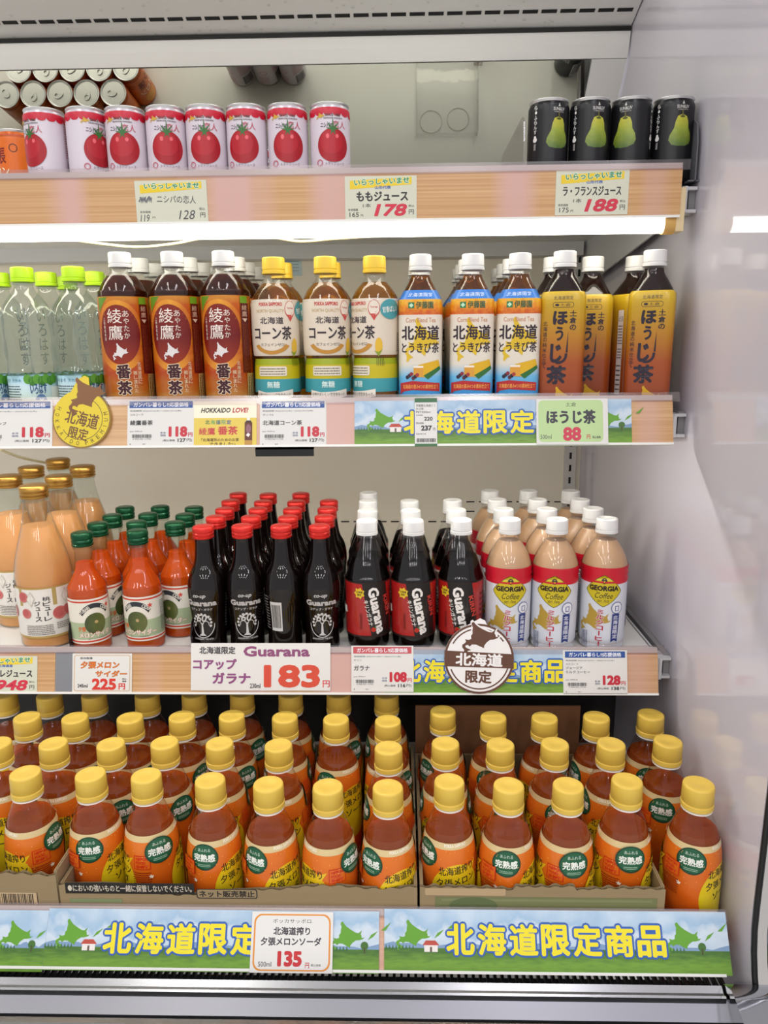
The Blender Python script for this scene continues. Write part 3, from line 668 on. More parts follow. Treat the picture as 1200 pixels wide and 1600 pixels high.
# clear water bottles
WATER = solid('water_in_bottle', '#f3faf7', 0.02, ior=1.2, trans=1.0)
water = pet('water_bottle', [(0, 30), (4, 32.5), (10, 33.5), (52, 33.5), (66, 32), (85, 33), (105, 32), (130, 33.5), (142, 31), (156, 23), (166, 15), (172, 12.5), (180, 12.5)], 150, CAP_LIME, 15.2, 18, None, lambda t, z: 1+0.02*math.sin(5*t+z*0.09)*(1 if 50 < z < 150 else 0), thin_clear('water_bottle_film', '#f3f7f4', 0.05, 1.4, 0.05), 44)
em = Art(20, 90, 0, 150)
em.vtext('いろはす', 0.2, 0.05, 0.8, 0.95, thin_clear('embossed_film', '#e9efea', 0.1, 1.5, 0.10), 0.02)
r = water.add('embossing', em.build('embossing', False, wrapper(water.prof, 33), 3, 4, 0.6))
a = Art(2*math.pi*33.5, 50, 0, 52)
SKYLEAF = ramp_mat('water_label_print', [(0.0, '#8cbf4a'), (0.25, '#cfe3cf'), (0.7, '#c9e2ea'), (1.0, '#a9d3e2')], 2, 0.002, 0.052, 0.3, 0.25, 80)
a.rect(0, 0, 1, 1, SKYLEAF, True)
for c in (0.12, 0.62):
    for k in range(7): a.ell(c-0.13+k*0.028, 0.09+0.05*(k % 2), 0.025, 0.13, '#3f7d2a' if k % 2 else '#5a9a33', 14)
    a.poly([(c+0.1+0.022*math.cos(j*math.pi/4)*(1 if j % 2 else 0.5), 0.13-0.09*math.sin(j*math.pi/4)*(1 if j % 2 else 0.5)) for j in range(8)], '#6fae2c')
    a.text('い・ろ・は・す', c+0.13, 0.07, c+0.24, 0.18, '#2f6f8a', 0.03); a.text('天然水', c+0.26, 0.08, c+0.33, 0.17, '#3f86a0', 0.01)
    a.lines(c+0.1, 0.25, c+0.32, 0.9, 9, '#4a5a5a', 0.4, seed=8); a.text('いろはす', c-0.12, 0.2, c-0.02, 0.5, '#1c4a7a', 0.04); a.ell(c-0.06, 0.7, 0.035, 0.2, '#5a7fa8', 20)
    a.poly([(c-0.06+0.02*math.cos(j*math.pi/5+0.3)*(1 if j % 2 else 0.45), 0.7-0.11*math.sin(j*math.pi/5+0.3)*(1 if j % 2 else 0.45)) for j in range(10)], '#e9eef2')
    a.rect(c+0.01, 0.3, c+0.075, 0.72, '#e9e9df'); a.rect(c+0.01, 0.76, c+0.075, 0.98, '#9ccb35')
water.label_art(a, wrapper(water.prof, 33.5), 4.0, 8)

# red-brown roasted tea (tall round bottle)
AYA_BG = ramp_mat('tea_label_flame', [(0.0, '#c2984c'), (0.2, '#b0641a'), (0.36, '#ac3c0a'), (0.5, '#cc7016'), (0.64, '#a8340a'), (0.85, '#bb540d'), (1.0, '#c98a2c')], 2, 0.0, 0.16, 0.3, 0.45, 26, (1, 1, 2.4))
AYA_RED = ramp_mat('tea_label_deep_red', [(0.0, '#8e280a'), (0.5, '#6c0e0c'), (1.0, '#7e1c0a')], 2, 0.07, 0.14, 0.3, 0.4, 30)
aya = pet('bancha_tea_bottle', [(0, 30.5), (4, 33), (12, 33.6), (150, 33.6), (162, 32), (174, 27), (184, 20), (190, 14.5), (197, 13)], 184, CAP_WHITE, 15.3, 18, TEA)
a = Art(2*math.pi*33.6, 152, 0, 156); W = 2*math.pi*33.6
X = lambda q: 0.5+q/W
Zv = lambda z: (156-z)/152
a.rect(0, 0, 1, 1, AYA_BG, True)
a.ring(X(-4), Zv(104), 35/W, 47/152, 0.2, ramp_mat('tea_label_gold_swirl', [(0, '#c8701c'), (0.5, '#e09a2a'), (1, '#bc5410')], 0, -0.03, 0.03, 0.3, 0.7, 60))
a.ell(X(-4), Zv(106), 29/W, 39/152, AYA_RED, 36)
a.poly([(X(-34), Zv(155)), (X(-16), Zv(155)), (X(-24), Zv(146)), (X(-34), Zv(134))], '#5f8a22')
a.vtext('綾鷹', X(-18), Zv(141), X(2), Zv(98), '#ece3d8', 0.0)
a.vtext('あやたか', X(3), Zv(138), X(11), Zv(100), '#e8ddd0', 0.01)
a.vtext('上林春松本店', X(-25), Zv(129), X(-22), Zv(98), '#e8ddd0', 0.0)
a.hok(X(-14), Zv(95), X(7), Zv(72), '#ddd6d4')
a.vtext('番茶', X(-11), Zv(68), X(8), Zv(24), '#3f1420', 0.05, out='#d8c6a6', outw=0.05)
a.vtext('北海道民に', X(17), Zv(70), X(22), Zv(40), '#e6d3b0', 0.01); a.vtext('親しまれた', X(11), Zv(58), X(16), Zv(28), '#e6d3b0', 0.01)
a.rect(X(26), Zv(155), X(38), Zv(146), '#6b9a22'); a.rect(X(26), Zv(146), X(40), Zv(54), '#5a120e'); a.vtext('綾鷹', X(28), Zv(144), X(37), Zv(128), '#d6b59a', 0.0)
a.poly([(X(28), Zv(126)), (X(37), Zv(126)), (X(32.5), Zv(121))], '#d6c0a6'); a.lines(X(28), Zv(119), X(39), Zv(56), 4, '#7f3a22', 0.4, True); a.rect(X(32), Zv(53), X(46), Zv(6), '#b99a5c'); a.lines(X(33), Zv(51), X(45), Zv(8), 3, '#4a2a16', 0.4, True)
a.rect(X(60), Zv(110), X(90), Zv(40), '#d9c9a4'); a.lines(X(61), Zv(108), X(89), Zv(42), 16, '#6a4a30', 0.4)
aya.label_art(a, wrapper(aya.prof, 33.6), 4.0, 12)

# corn tea (waisted round bottle)
corn = pet('corn_tea_bottle', [(0, 30), (4, 32), (14, 32), (60, 31), (72, 29.5), (84, 32.5), (140, 33), (150, 32), (163, 25), (172, 17), (178, 13), (186, 13)], 172, CAP_CORN, 15.6, 20, CORN_TEA)
CREAM = solid('corn_label_cream', '#ddd0bd', 0.3, vary=0.04, scale=40)
a = Art(2*math.pi*32.5, 150, 0, 150); W = 2*math.pi*32.5
X = lambda q: 0.5+q/W
Zv = lambda z: (150-z)/150
a.rect(0, 0, 1, Zv(76), CREAM, True); a.rect(0, Zv(72), 1, Zv(45), '#c2b21c', True); a.rect(0, Zv(45), 1, Zv(27), '#3f97a0', True)
a.rect(0, Zv(72), 1, Zv(64), '#9aa61c')
for c in (0.0, 100.0):
    q0 = c if c == 0 else -100
    if c:
        a.rect(X(68), Zv(140), X(98), Zv(84), '#e0d4c4'); a.barcode(X(82), Zv(136), X(97), Zv(112)); a.lines(X(62), Zv(106), X(96), Zv(80), 10, '#5a5148', 0.4); a.rect(X(72), Zv(146), X(84), Zv(132), '#c23c30')
        a.ell(X(50), Zv(136), 15/W, 13/150, '#4a9aa2', 24); a.text('甘香ばしい', X(38), Zv(140), X(62), Zv(132), '#f0ece0', 0.02, rot=6); continue
    a.text('POKKA SAPPORO', X(-16), Zv(146), X(16), Zv(141), '#c23a38', 0.04)
    a.text('NORTH QUALITY', X(-20), Zv(137), X(18), Zv(132), '#b79a5a', 0.0)
    a.ell(X(27), Zv(137), 8/W, 11/150, '#c44a44', 22); a.ell(X(27), Zv(137.5), 7.2/W, 9.8/150, '#e4d8c8', 22); a.poly([(X(21.5), Zv(130)), (X(32.5), Zv(130)), (X(27), Zv(121))], '#c44a44'); a.text('Theobroma', X(22), Zv(140), X(32), Zv(137.5), '#c44a44', 0.01)
    a.text('北海道', X(-15), Zv(127), X(17), Zv(118), '#3a3038', 0.02)
    a.text('コーン茶', X(-26), Zv(115), X(28), Zv(97), '#352c33', 0.03)
    a.text('カフェインゼロ', X(-15), Zv(93), X(17), Zv(89), '#4a4048', 0.01)
    a.ring(X(0), Zv(98), 27/W, 20/150, 0.24, '#c08a3a', 205, 335); a.ell(X(33), Zv(88), 5/W, 11/150, '#e0b53a', 18); a.poly([(X(27), Zv(82)), (X(33), Zv(74)), (X(38), Zv(84)), (X(33), Zv(80))], '#86a032')
    a.rrect(X(-22), Zv(62), X(20), Zv(49), 2.5, '#ddd3bf'); a.lines(X(-20), Zv(60.5), X(18), Zv(50), 3, '#5a5040', 0.35)
    a.text('無糖', X(-9), Zv(42), X(9), Zv(33), '#d7ece6', 0.02)
    a.poly([(X(-26), Zv(30)), (X(-10), Zv(27)), (X(10), Zv(28)), (X(28), Zv(31)), (X(28), Zv(21)), (X(10), Zv(18)), (X(-10), Zv(17)), (X(-26), Zv(20))][::-1], '#e6dfd2'); a.text('土地のおいしい文化をもっと。', X(-24), Zv(26.5), X(26), Zv(21), '#3f3638', 0.02)
    for k in range(5): a.rect(X(30+k*2.5), Zv(74), X(30.6+k*2.5), Zv(62), '#4a4a20')
corn.label_art(a, wrapper(corn.prof, 32.5), 4.0, 6)

# corn blend tea (square bottle, blue band)
sqi = squarish(5, 140, 176)
itoen = pet('corn_blend_tea_bottle', [(0, 27), (4, 29), (10, 29.5), (78, 29.5), (82, 28.6), (86, 29.5), (142, 29.5), (150, 28), (168, 18.5), (178, 13.5), (188, 12.8)], 180, CAP_WHITE, 15.2, 19, TEA2, sqi)
PER = 224.0
def sq_wrap(prof, shape, half, per, z_full):
    """arc length around a rounded square of half width `half`"""
    N = 720; ts = [2*math.pi*k/N for k in range(N+1)]; pts = [(half*shape(t, 10)*math.sin(t), half*shape(t, 10)*math.cos(t)) for t in ts]; L = [0.0]
    for p, q in zip(pts, pts[1:]): L.append(L[-1]+math.dist(p, q))
    tot = L[-1]; la = np.array(L); ta = np.array(ts)
    def f(u, v, off):
        t = float(np.interp(u % tot, la, ta)); r = interp(prof, v)*shape(t, v) + off; return (r*math.sin(t), -r*math.cos(t), v)
    return f, tot
fw, PER = sq_wrap(itoen.prof, sqi, 29.5, None, 142)
BLEND_BG = ramp_mat('blend_label_print', [(0.0, '#d79a20'), (0.04, '#1f7a35'), (0.16, '#1c7c3c'), (0.18, '#2f8fd0'), (0.36, '#6ab4dc'), (0.5, '#ded6c6'), (1.0, '#e2d6c6')], 2, 0.0, 0.128, 0.3, 0.02, 30)
KERNEL = ramp_mat('kernel_print', [(0.0, '#c9561a'), (0.5, '#df8a1c'), (1.0, '#e6b02c')], 2, 0.128, 0.148, 0.3, 1.2, 220)
a = Art(PER, 160, 0, 160)
Zv = lambda z: (160-z)/160
X = lambda q: 0.5+q/PER
a.rect(0, Zv(128), 1, 1, BLEND_BG, True); a.rect(0, Zv(148), 1, Zv(128), KERNEL, True); a.rect(0, 0, 1, Zv(148), '#2f74c4', True)
for c in (0, 1):
    q0 = 0 if c == 0 else PER/2
    X = lambda q, q0=q0: 0.5+((q+q0+PER/2) % PER - PER/2)/PER
    if c: a.lines(0.02, Zv(120), 0.1, Zv(30), 24, '#6a5a4a', 0.4); continue
    a.text('北海道限定', X(-19), Zv(156.5), X(19), Zv(150.5), '#dfeaf4', 0.01)
    a.rect(X(-16), Zv(144), X(-8), Zv(136), '#2a7a4a'); a.poly([(X(-15), Zv(140)), (X(-12), Zv(143)), (X(-9), Zv(140)), (X(-12), Zv(137))], '#bfe0bf'); a.text('伊藤園', X(-6), Zv(145), X(17), Zv(135.5), '#2a5a3a', 0.03)
    a.hok(X(-20), Zv(124), X(26), Zv(66), '#d9b62c')
    a.text('Corn Blend Tea', X(-19), Zv(124), X(20), Zv(118), '#c07a4a', 0.0)
    a.text('北海道', X(-25), Zv(114), X(25), Zv(95), '#33272f', 0.035); a.text('とうきび茶', X(-25), Zv(92), X(25), Zv(78), '#33272f', 0.03)
    a.poly([(X(-3), Zv(62)), (X(5), Zv(45)), (X(27), Zv(60)), (X(24), Zv(69))][::-1], '#d9ab22'); a.poly([(X(4), Zv(48)), (X(10), Zv(43)), (X(28), Zv(57)), (X(26), Zv(61))][::-1], '#2f6a34')
    a.rect(X(-9), Zv(61), X(4), Zv(46), '#d69a3c'); a.rect(X(-9), Zv(61), X(4), Zv(58.5), '#efe6da')
    for k, cc in enumerate(('#2a2233', '#3a2a3a', '#8a2a34', '#5a2a34', '#2a2233', '#a33a3a')): a.ell(X(-17+2.6*k), Zv(46+2.5*(k % 3)-k*0.4), 2.4/PER, 2.6/160, cc, 12)
    a.poly([(X(-27), Zv(38)), (X(-10), Zv(41)), (X(26), Zv(38)), (X(26), Zv(27)), (X(-10), Zv(29)), (X(-22), Zv(27)), (X(-27), Zv(23))][::-1], '#b32a2c'); a.text('北海道の恵み4つの素材仕立て', X(-23), Zv(36.5), X(24), Zv(30.5), '#e6a04a', 0.03)
itoen.label_art(a, fw, 3.0, 8)

# roasted hojicha (square bottle, ochre to brown)
sqh = squarish(6, 148, 178)
hoji = pet('hojicha_tea_bottle', [(0, 27.5), (4, 29.5), (10, 30), (79, 30), (83, 28.8), (87, 30), (146, 30), (154, 28.5), (170, 20), (180, 14), (190, 13)], 186, CAP_WHITE, 15.4, 19, TEA3, sqh)
fh, PERH = sq_wrap(hoji.prof, sqh, 30, None, 146)
HOJI_BG = ramp_mat('hojicha_label_print', [(0.0, '#8a3a1c'), (0.4, '#a04c1e'), (0.62, '#b3791f'), (0.85, '#bf981f'), (1.0, '#cfae26')], 2, 0.0, 0.158, 0.3, 0.05, 20)
a = Art(PERH, 152, 0, 156); Zv = lambda z: (156-z)/152
X = lambda q: 0.5+q/PERH
a.rect(0, 0, 1, 1, HOJI_BG, True)
DK = '#2b2230'
a.text('北海道限定', X(-12), Zv(150), X(13), Zv(145), DK, 0.01); a.rrect(X(-13), Zv(142), X(14), Zv(135), 3, DK); a.rrect(X(-12.4), Zv(141.4), X(13.4), Zv(135.6), 2.5, HOJI_BG); a.text('●土倉', X(-10), Zv(140.5), X(10), Zv(136.5), DK, 0.01)
a.vtext('土倉の', X(9), Zv(132), X(18), Zv(105), DK, 0.03)
a.text('ほ', X(-12), Zv(131), X(7), Zv(113), DK, 0.06); a.text('う', X(-8), Zv(111), X(2), Zv(92), DK, 0.06); a.text('じ', X(-14), Zv(89), X(1), Zv(63), DK, 0.07)
a.ring(X(-3), Zv(74), 11/PERH, 12/152, 0.28, DK, 250, 370); a.poly([(X(6), Zv(77)), (X(8.4), Zv(77)), (X(8.0), Zv(104))], DK)
a.text('茶', X(-18), Zv(60), X(8), Zv(35), DK, 0.05); a.vtext('北海道の純米仕立て', X(-24), Zv(118), X(-18.5), Zv(56), DK, 0.0)
a.hok(X(-16), Zv(32), X(20), Zv(0), '#cfa31e')
a.rect(X(-46), Zv(134), X(-35), Zv(16), '#d9d2d0'); a.text('ほうじ茶', X(-45), Zv(126), X(-36), Zv(118), DK, 0.02); a.lines(X(-45), Zv(114), X(-36), Zv(66), 12, '#4a3a4a', 0.4); a.lines(X(-45), Zv(60), X(-36), Zv(20), 6, '#3a2f3a', 0.3)
a.rect(X(70), Zv(120), X(100), Zv(40), '#caa02a'); a.lines(X(71), Zv(118), X(99), Zv(42), 16, '#4a2a1c', 0.4)
hoji.label_art(a, fh, 3.0, 8)

# peach juice (large glass bottle)
PEACH_LIQ = solid('peach_juice', '#e7a266', 0.25, vary=0.06, scale=30)
peach = pet('peach_juice_bottle', [(0, 37), (4, 40.4), (14, 41), (95, 41), (112, 40.4), (132, 37.2), (160, 30), (190, 21.5), (215, 17.5), (226, 17)], 182, lambda r, a_, b_: crown_mesh('cap', r, a_, b_, CAP_GOLD), 20.5, 17, PEACH_LIQ, shell=CLEAR_GLASS, liq_in=1.6)
a = Art(2*math.pi*41, 78, 0, 96); W = 2*math.pi*41; X = lambda q: 0.5+q/W
a.rect(0, 0, 1, 1, '#b79a56', True); a.rect(0, 0.03, 1, 0.955, '#e4dfd6')
for k, q in enumerate((8, -42, 60, -100)): a.rect(X(q), 0.02, X(q+6), 0.36, '#b09a5c')
a.vtext('桃ピューレ', X(-6), 0.17, X(5), 0.66, '#2e2a2c', 0.03); a.vtext('ジュース', X(-18), 0.25, X(-9), 0.66, '#2e2a2c', 0.02)
for q, y, r in ((16, 0.53, 10), (29, 0.5, 8.5), (-34, 0.18, 8), (-31, 0.5, 7.5), (60, 0.5, 10), (-60, 0.5, 10)):
    a.ell(X(q), y, r/W, r/78, '#c9706a', 26); a.ell(X(q-1), y-0.01, (r-2.2)/W, (r-2.2)/78, '#bb5a58', 22)
for q in (-22, 26, 70):
    a.poly([(X(q-6), 0.22), (X(q), 0.36), (X(q+6), 0.2), (X(q), 0.06)], '#c9c3b2'); a.poly([(X(q-4.8), 0.22), (X(q), 0.335), (X(q+4.8), 0.2), (X(q), 0.085)], '#e4dfd6'); a.rect(X(q-0.3), 0.08, X(q+0.3), 0.36, '#c9c3b2')
a.poly([(X(34), 0.03), (X(48), 0.03), (X(48), 0.24), (X(42), 0.12)], '#e0873c'); a.vtext('こだわりの国産白桃', X(32), 0.1, X(35), 0.5, '#a04a3a', 0.0)
a.lines(X(-32), 0.72, X(6), 0.93, 6, '#6a6058', 0.4); a.lines(X(10), 0.7, X(44), 0.84, 4, '#6a6058', 0.4, seed=3); a.barcode(X(27), 0.84, X(46), 0.95); a.lines(X(60), 0.3, X(120), 0.9, 10, '#8a8078', 0.4)
peach.label_art(a, wrapper(peach.prof, 41), 4.0, 8)

# melon cider (small glass bottle)
CIDER_LIQ = liquid('cider_orange', '#ff9a48', '#fb6c1c', 0.8)
cider = pet('melon_cider_bottle', [(0, 25.5), (3, 27.3), (10, 28.0), (88, 28.0), (98, 26.8), (110, 21), (122, 15), (136, 13), (160, 12.4)], 133, lambda r, a_, b_: crown_mesh('cap', r, a_, b_, CAP_GREEN), 15.2, 18, CIDER_LIQ, shell=CLEAR_GLASS, liq_in=1.2)
MELON = ramp_mat('melon_print', [(0, '#2f3a1e'), (0.5, '#4f5a2a'), (1, '#6a6c38')], 0, -0.02, 0.02, 0.3, 0.5, 90)
a = Art(2*math.pi*28, 68, 0, 84); W = 2*math.pi*28; X = lambda q: 0.5+q/W
a.rect(0, 0, 1, 1, '#e6e0d2', True); a.rect(0, 0.0, 1, 0.03, '#e6e0d2'); a.rect(0, 0.04, 1, 0.075, '#c9402a'); a.rect(0, 0.52, 1, 0.9, '#a9b792'); a.rect(0, 0.93, 1, 0.965, '#c9402a')
for q0 in (0,):
    a.ring(X(0), 0.62, 27/W, 0.52, 0.2, '#2e3138', 38, 142); a.text('YUBARI', X(-22), 0.2, X(-6), 0.28, '#e6e0d2', 0.03, rot=32); a.text('CIDER', X(8), 0.2, X(22), 0.28, '#e6e0d2', 0.03, rot=-32)
    a.ell(X(0), 0.56, 15/W, 0.24, MELON, 30); a.ell(X(1), 0.52, 2.5/W, 0.035, '#b59a6a', 12)
    a.poly([(X(20+4.2*math.sin(k*math.pi/5)*(1 if k % 2 == 0 else 0.45)), 0.2-0.062*math.cos(k*math.pi/5)*(1 if k % 2 == 0 else 0.45)) for k in range(10)], '#d5483a')
    a.text('夕張', X(-25), 0.6, X(-14), 0.72, '#d5622a', 0.04); a.text('メロンサイダー', X(-24), 0.73, X(27), 0.86, '#e9ddd0', 0.06, out='#b5603a', outw=0.04); a.text('果汁入り炭酸飲料', X(-12), 0.875, X(16), 0.905, '#5f5a40', 0.01)
a.lines(X(36), 0.15, X(60), 0.85, 10, '#6a6a60', 0.4, True); a.barcode(X(-60), 0.55, X(-42), 0.85)
cider.label_art(a, wrapper(cider.prof, 28), 3.5, None)

# black guarana (returnable glass bottle with white print)
GLASS_DARK = solid('dark_brown_glass', '#0d0605', 0.04, ior=1.5, vary=0.0)
guarana = Product('guarana_glass_bottle', 'bottle')
gp = smooth_prof([(0, 24), (3, 25.6), (12, 25.6), (30, 24.6), (50, 25), (75, 27.2), (92, 28), (104, 26.8), (116, 23.5), (128, 17.5), (142, 14.6), (158, 13), (170, 12.6)], 4)
gl = guarana.add('body', MB().lathe(gp, 36).mesh('guarana_body', GLASS_DARK, 45)); guarana.add('cap', crown_mesh('cap', 15.2, 168, 186, CAP_RED))
a = Art(2*math.pi*27.3, 90, 0, 100); W = 2*math.pi*27.3; X = lambda q: 0.5+q/W
GW = '#c9c6c2'
a.text('co-up', X(-11), 0.12, X(8), 0.185, GW, 0.02, italic=0.3); a.text('Guarana', X(-25), 0.21, X(24), 0.31, '#b5b1ae', 0.06); a.text('コアップ・ガラナ', X(-18), 0.345, X(17), 0.39, GW, 0.02)
a.ring(X(0), 0.62, 20/W, 0.24, 0.06, GW, 180, 360); a.text('60', X(-9), 0.45, X(8), 0.58, GW, 0.02, italic=0.2); a.text('th', X(9), 0.47, X(13), 0.53, GW, 0.0)
for k in range(11):
    t = math.radians(-20+k*22); a.ell(X(14*math.cos(t)), 0.6-0.15*math.sin(t), 2.2/W, 0.022, GW, 8)
a.poly([(X(-1), 0.6), (X(1), 0.6), (X(2), 0.78), (X(6), 0.82), (X(-6), 0.82), (X(-2), 0.78)], GW); a.ring(X(-6), 0.62, 5/W, 0.06, 0.2, GW, 0, 200, 16); a.ring(X(6), 0.62, 5/W, 0.06, 0.2, GW, -20, 180, 16)
a.text('ANNIVERSARY THE 60TH', X(-16), 0.86, X(16), 0.89, GW, 0.01)
a.rect(X(72), 0.25, X(90), 0.75, GW); a.barcode(X(73.5), 0.3, X(88.5), 0.7, '#17110f', 16); a.lines(X(42), 0.15, X(68), 0.75, 12, '#8a8784', 0.35)
guarana.sub(gl, 'printing', a.build('printing', False, wrapper(gp, 27.3), 3.5, 5, 0.15))

# cola-coloured guarana (PET)
COLA = liquid('cola_dark', '#2a0c08', '#0c0504', 0.7)
kirin = pet('guarana_soda_bottle', [(0, 26), (4, 30), (10, 31.5), (30, 32.5), (40, 33), (104, 33), (112, 31.3), (131, 26), (148, 19.5), (160, 14.5), (166, 13), (173, 13)], 140, CAP_WHITE, 15.4, 19, COLA)
a = Art(2*math.pi*33, 84, 0, 107); W = 2*math.pi*33; X = lambda q: 0.5+q/W
a.rect(0, 0, 1, 1, '#a81c1a', True); a.rect(0, 0, 1, 0.025, '#1a1310'); a.rect(0, 0.96, 1, 1, '#2a1a16')
a.poly([(X(-13), 0.025), (X(24), 0.025), (X(36), 0.96), (X(0), 0.96)][::-1], '#191312')
a.text('Guarana', X(-27), 0.415, X(45), 0.605, '#e9e4df', 0.045, rot=-79); a.text('キリンガラナ', X(-24), 0.505, X(16), 0.585, '#dcd6d0', 0.03, rot=-79); a.text('KIRIN', X(9), 0.39, X(41), 0.475, '#c23a30', 0.04, rot=-79)
a.poly([(X(-17+8.5*math.cos(k*math.pi/7)*(1 if k % 2 else 0.7)), 0.19-0.105*math.sin(k*math.pi/7)*(1 if k % 2 else 0.7)) for k in range(14)], '#d9b82a'); a.text('北海道', X(-22), 0.15, X(-12), 0.19, '#3a2a10', 0.03); a.text('限定', X(-20), 0.2, X(-14), 0.24, '#3a2a10', 0.03)
a.ell(X(3), 0.85, 3.6/W, 0.045, '#b5281e', 14); a.poly([(X(3), 0.81), (X(8), 0.79), (X(6), 0.83)], '#3a7a34'); a.lines(X(-17), 0.55, X(-13), 0.85, 2, '#4a1614', 0.4, True)
a.rect(X(62), 0.08, X(92), 0.9, '#d9d2ca'); a.barcode(X(64), 0.12, X(80), 0.4); a.lines(X(64), 0.45, X(90), 0.86, 7, '#4a4440', 0.4); a.lines(X(40), 0.2, X(58), 0.8, 6, '#5a1412', 0.4)
a.text('Guarana', X(-84), 0.4, X(-40), 0.6, '#e9e4df', 0.08)
kirin.label_art(a, wrapper(kirin.prof, 33), 4.0, None)

# milk coffee (PET, red ribs, white label)
MILK = solid('milk_coffee', '#b99470', 0.3, vary=0.03, scale=20)
coffee = pet('milk_coffee_bottle', [(0, 28), (3, 31), (9, 32.5), (12, 31), (16, 32.6), (100, 33), (104, 32.2), (108, 33.6), (112, 32.2), (116, 33.6), (120, 32.4), (124, 33.4), (131, 31.8), (143, 27.5), (155, 20.5), (163, 14.5), (168, 13), (174, 13)], 162, CAP_WHITE, 15.6, 19, MILK, smoothing=3)
WLAB = solid('coffee_label_white', '#d2d5dd', 0.28)
a = Art(2*math.pi*33, 124, 0, 127); W = 2*math.pi*33; X = lambda q: 0.5+q/W; Zv = lambda z: (127-z)/124
a.rect(0, Zv(103), 1, 1, WLAB, True); a.rect(0, 0, 1, Zv(103), '#c3182c', True)
def diamond(cx, zc, rx, rz, n=6):
    pts = []
    for k in range(48):
        t = 2*math.pi*k/48; c, s_ = math.cos(t), math.sin(t); q = (abs(c)**1.25+abs(s_)**1.25)**(-1/1.25); pts.append((X(cx+rx*q*c), Zv(zc+rz*q*s_)))
    return pts
for c in (0, 100):
    cx = c
    if c: 
        a.rect(X(56), Zv(98), X(96), Zv(30), '#cfd1d8'); a.lines(X(58), Zv(96), X(94), Zv(50), 14, '#5a5560', 0.4); a.barcode(X(60), Zv(46), X(84), Zv(32)); a.text('GEORGIA', X(-92), Zv(110), X(-58), Zv(102), '#e0c02c', 0.06); continue
    a.poly(diamond(0, 93, 26, 24), '#5a5a14'); a.poly(diamond(0, 93, 24.8, 22.9), '#c7b41e')
    a.ell(X(0), Zv(108), 4/W, 4.4/124, '#2a2016', 18); a.rect(X(-0.6), Zv(111), X(0.9), Zv(105), '#c7b41e')
    a.text('GEORGIA', X(-21), Zv(101), X(21), Zv(93), '#2a2016', 0.06); a.text('Coffee', X(-12), Zv(90.5), X(13), Zv(82), '#2a2016', 0.0, italic=0.35); a.text('EST. 1975', X(-8), Zv(79.5), X(8), Zv(76), '#6a5a14', 0.02)
    a.hok(X(-35), Zv(72), X(12), Zv(28), '#b0913a')
    a.vtext('ミルクコーヒー', X(-9), Zv(66), X(2), Zv(9), '#b3203a', 0.05, out='#e9eaf0', outw=0.05)
    a.ell(X(20), Zv(68), 8.5/W, 9/124, '#3a4a86', 24); a.ell(X(20), Zv(68), 7.6/W, 8/124, '#dfe1e8', 24); a.rect(X(17), Zv(71), X(23), Zv(63), '#3a4a86'); a.rect(X(18), Zv(70), X(22), Zv(64), '#dfe1e8')
    a.poly([(X(13), Zv(16)), (X(18), Zv(19)), (X(23), Zv(16)), (X(24.5), Zv(59)), (X(13.5), Zv(59))], '#27387a'); a.vtext('北海道限定', X(14.8), Zv(57), X(22.2), Zv(21), '#e2e4ee', 0.02)
    a.lines(X(-31), Zv(30), X(-20), Zv(4), 4, '#2f3a6a', 0.4, True)
coffee.label_art(a, wrapper(coffee.prof, 33), 4.0, 4)
# ------------------------------------------------------------------ stock on the shelves
# top shelf: cans
CY1 = 1070.0
g = 'tomato juice cans on the top shelf'
for i, (u, rz) in enumerate(((72, -46), (137, 32), (198, -11), (261, 0), (323, -6), (386, -12), (450, 0), (516, 8))):
    q = on_y(u, 215, CY1); tomato_can.spawn('white and red tomato juice can in the front row, %s' % nth(i, 8), q[0], CY1, Z1, math.radians(rz), g)
for i, x in enumerate((-328, -275, -222)):
    tomato_can.spawn('tomato juice can further back, seen from behind in the mirror, %s of three' % nth(i, 3), x, 1285, Z1, math.radians((12, -20, 8)[i]), g, False)
g = 'pear juice cans on the top shelf'
for i, (u, rz) in enumerate(((856, 30), (920, 25), (984, -15), (1049, 27))):
    q = on_y(u, 215, CY1); pear_can.spawn('black pear juice can in the front row, %s of four' % nth(i, 4), q[0], CY1, Z1, math.radians(rz), g)
pear_can.spawn('black pear juice can further back, seen only in the mirror', 341, 1280, Z1, math.radians(10), g, False)
g = 'melon juice cans at the left of the top shelf'
for r, (y, xs) in enumerate(((1367, (-563, -616, -669, -722, -775)), (1320, (-536.5, -589.5, -642.5, -695.5, -748.5)), (1273, (-563, -616, -669, -722)))):
    for i, x in enumerate(xs):
        orange_can.spawn('orange melon juice can seen in the mirror, %s row from the glass, %s from right' % (ORD[r], ORD[i]), x, y, Z1, math.radians(random.choice((0, 25, 60, 200, 140, 90))), g, False)
q = on_y(26, 240, 1165); orange_can.spawn('orange melon juice can behind the leftmost tomato can, seen directly', q[0], 1165, Z1, math.radians(20), g)

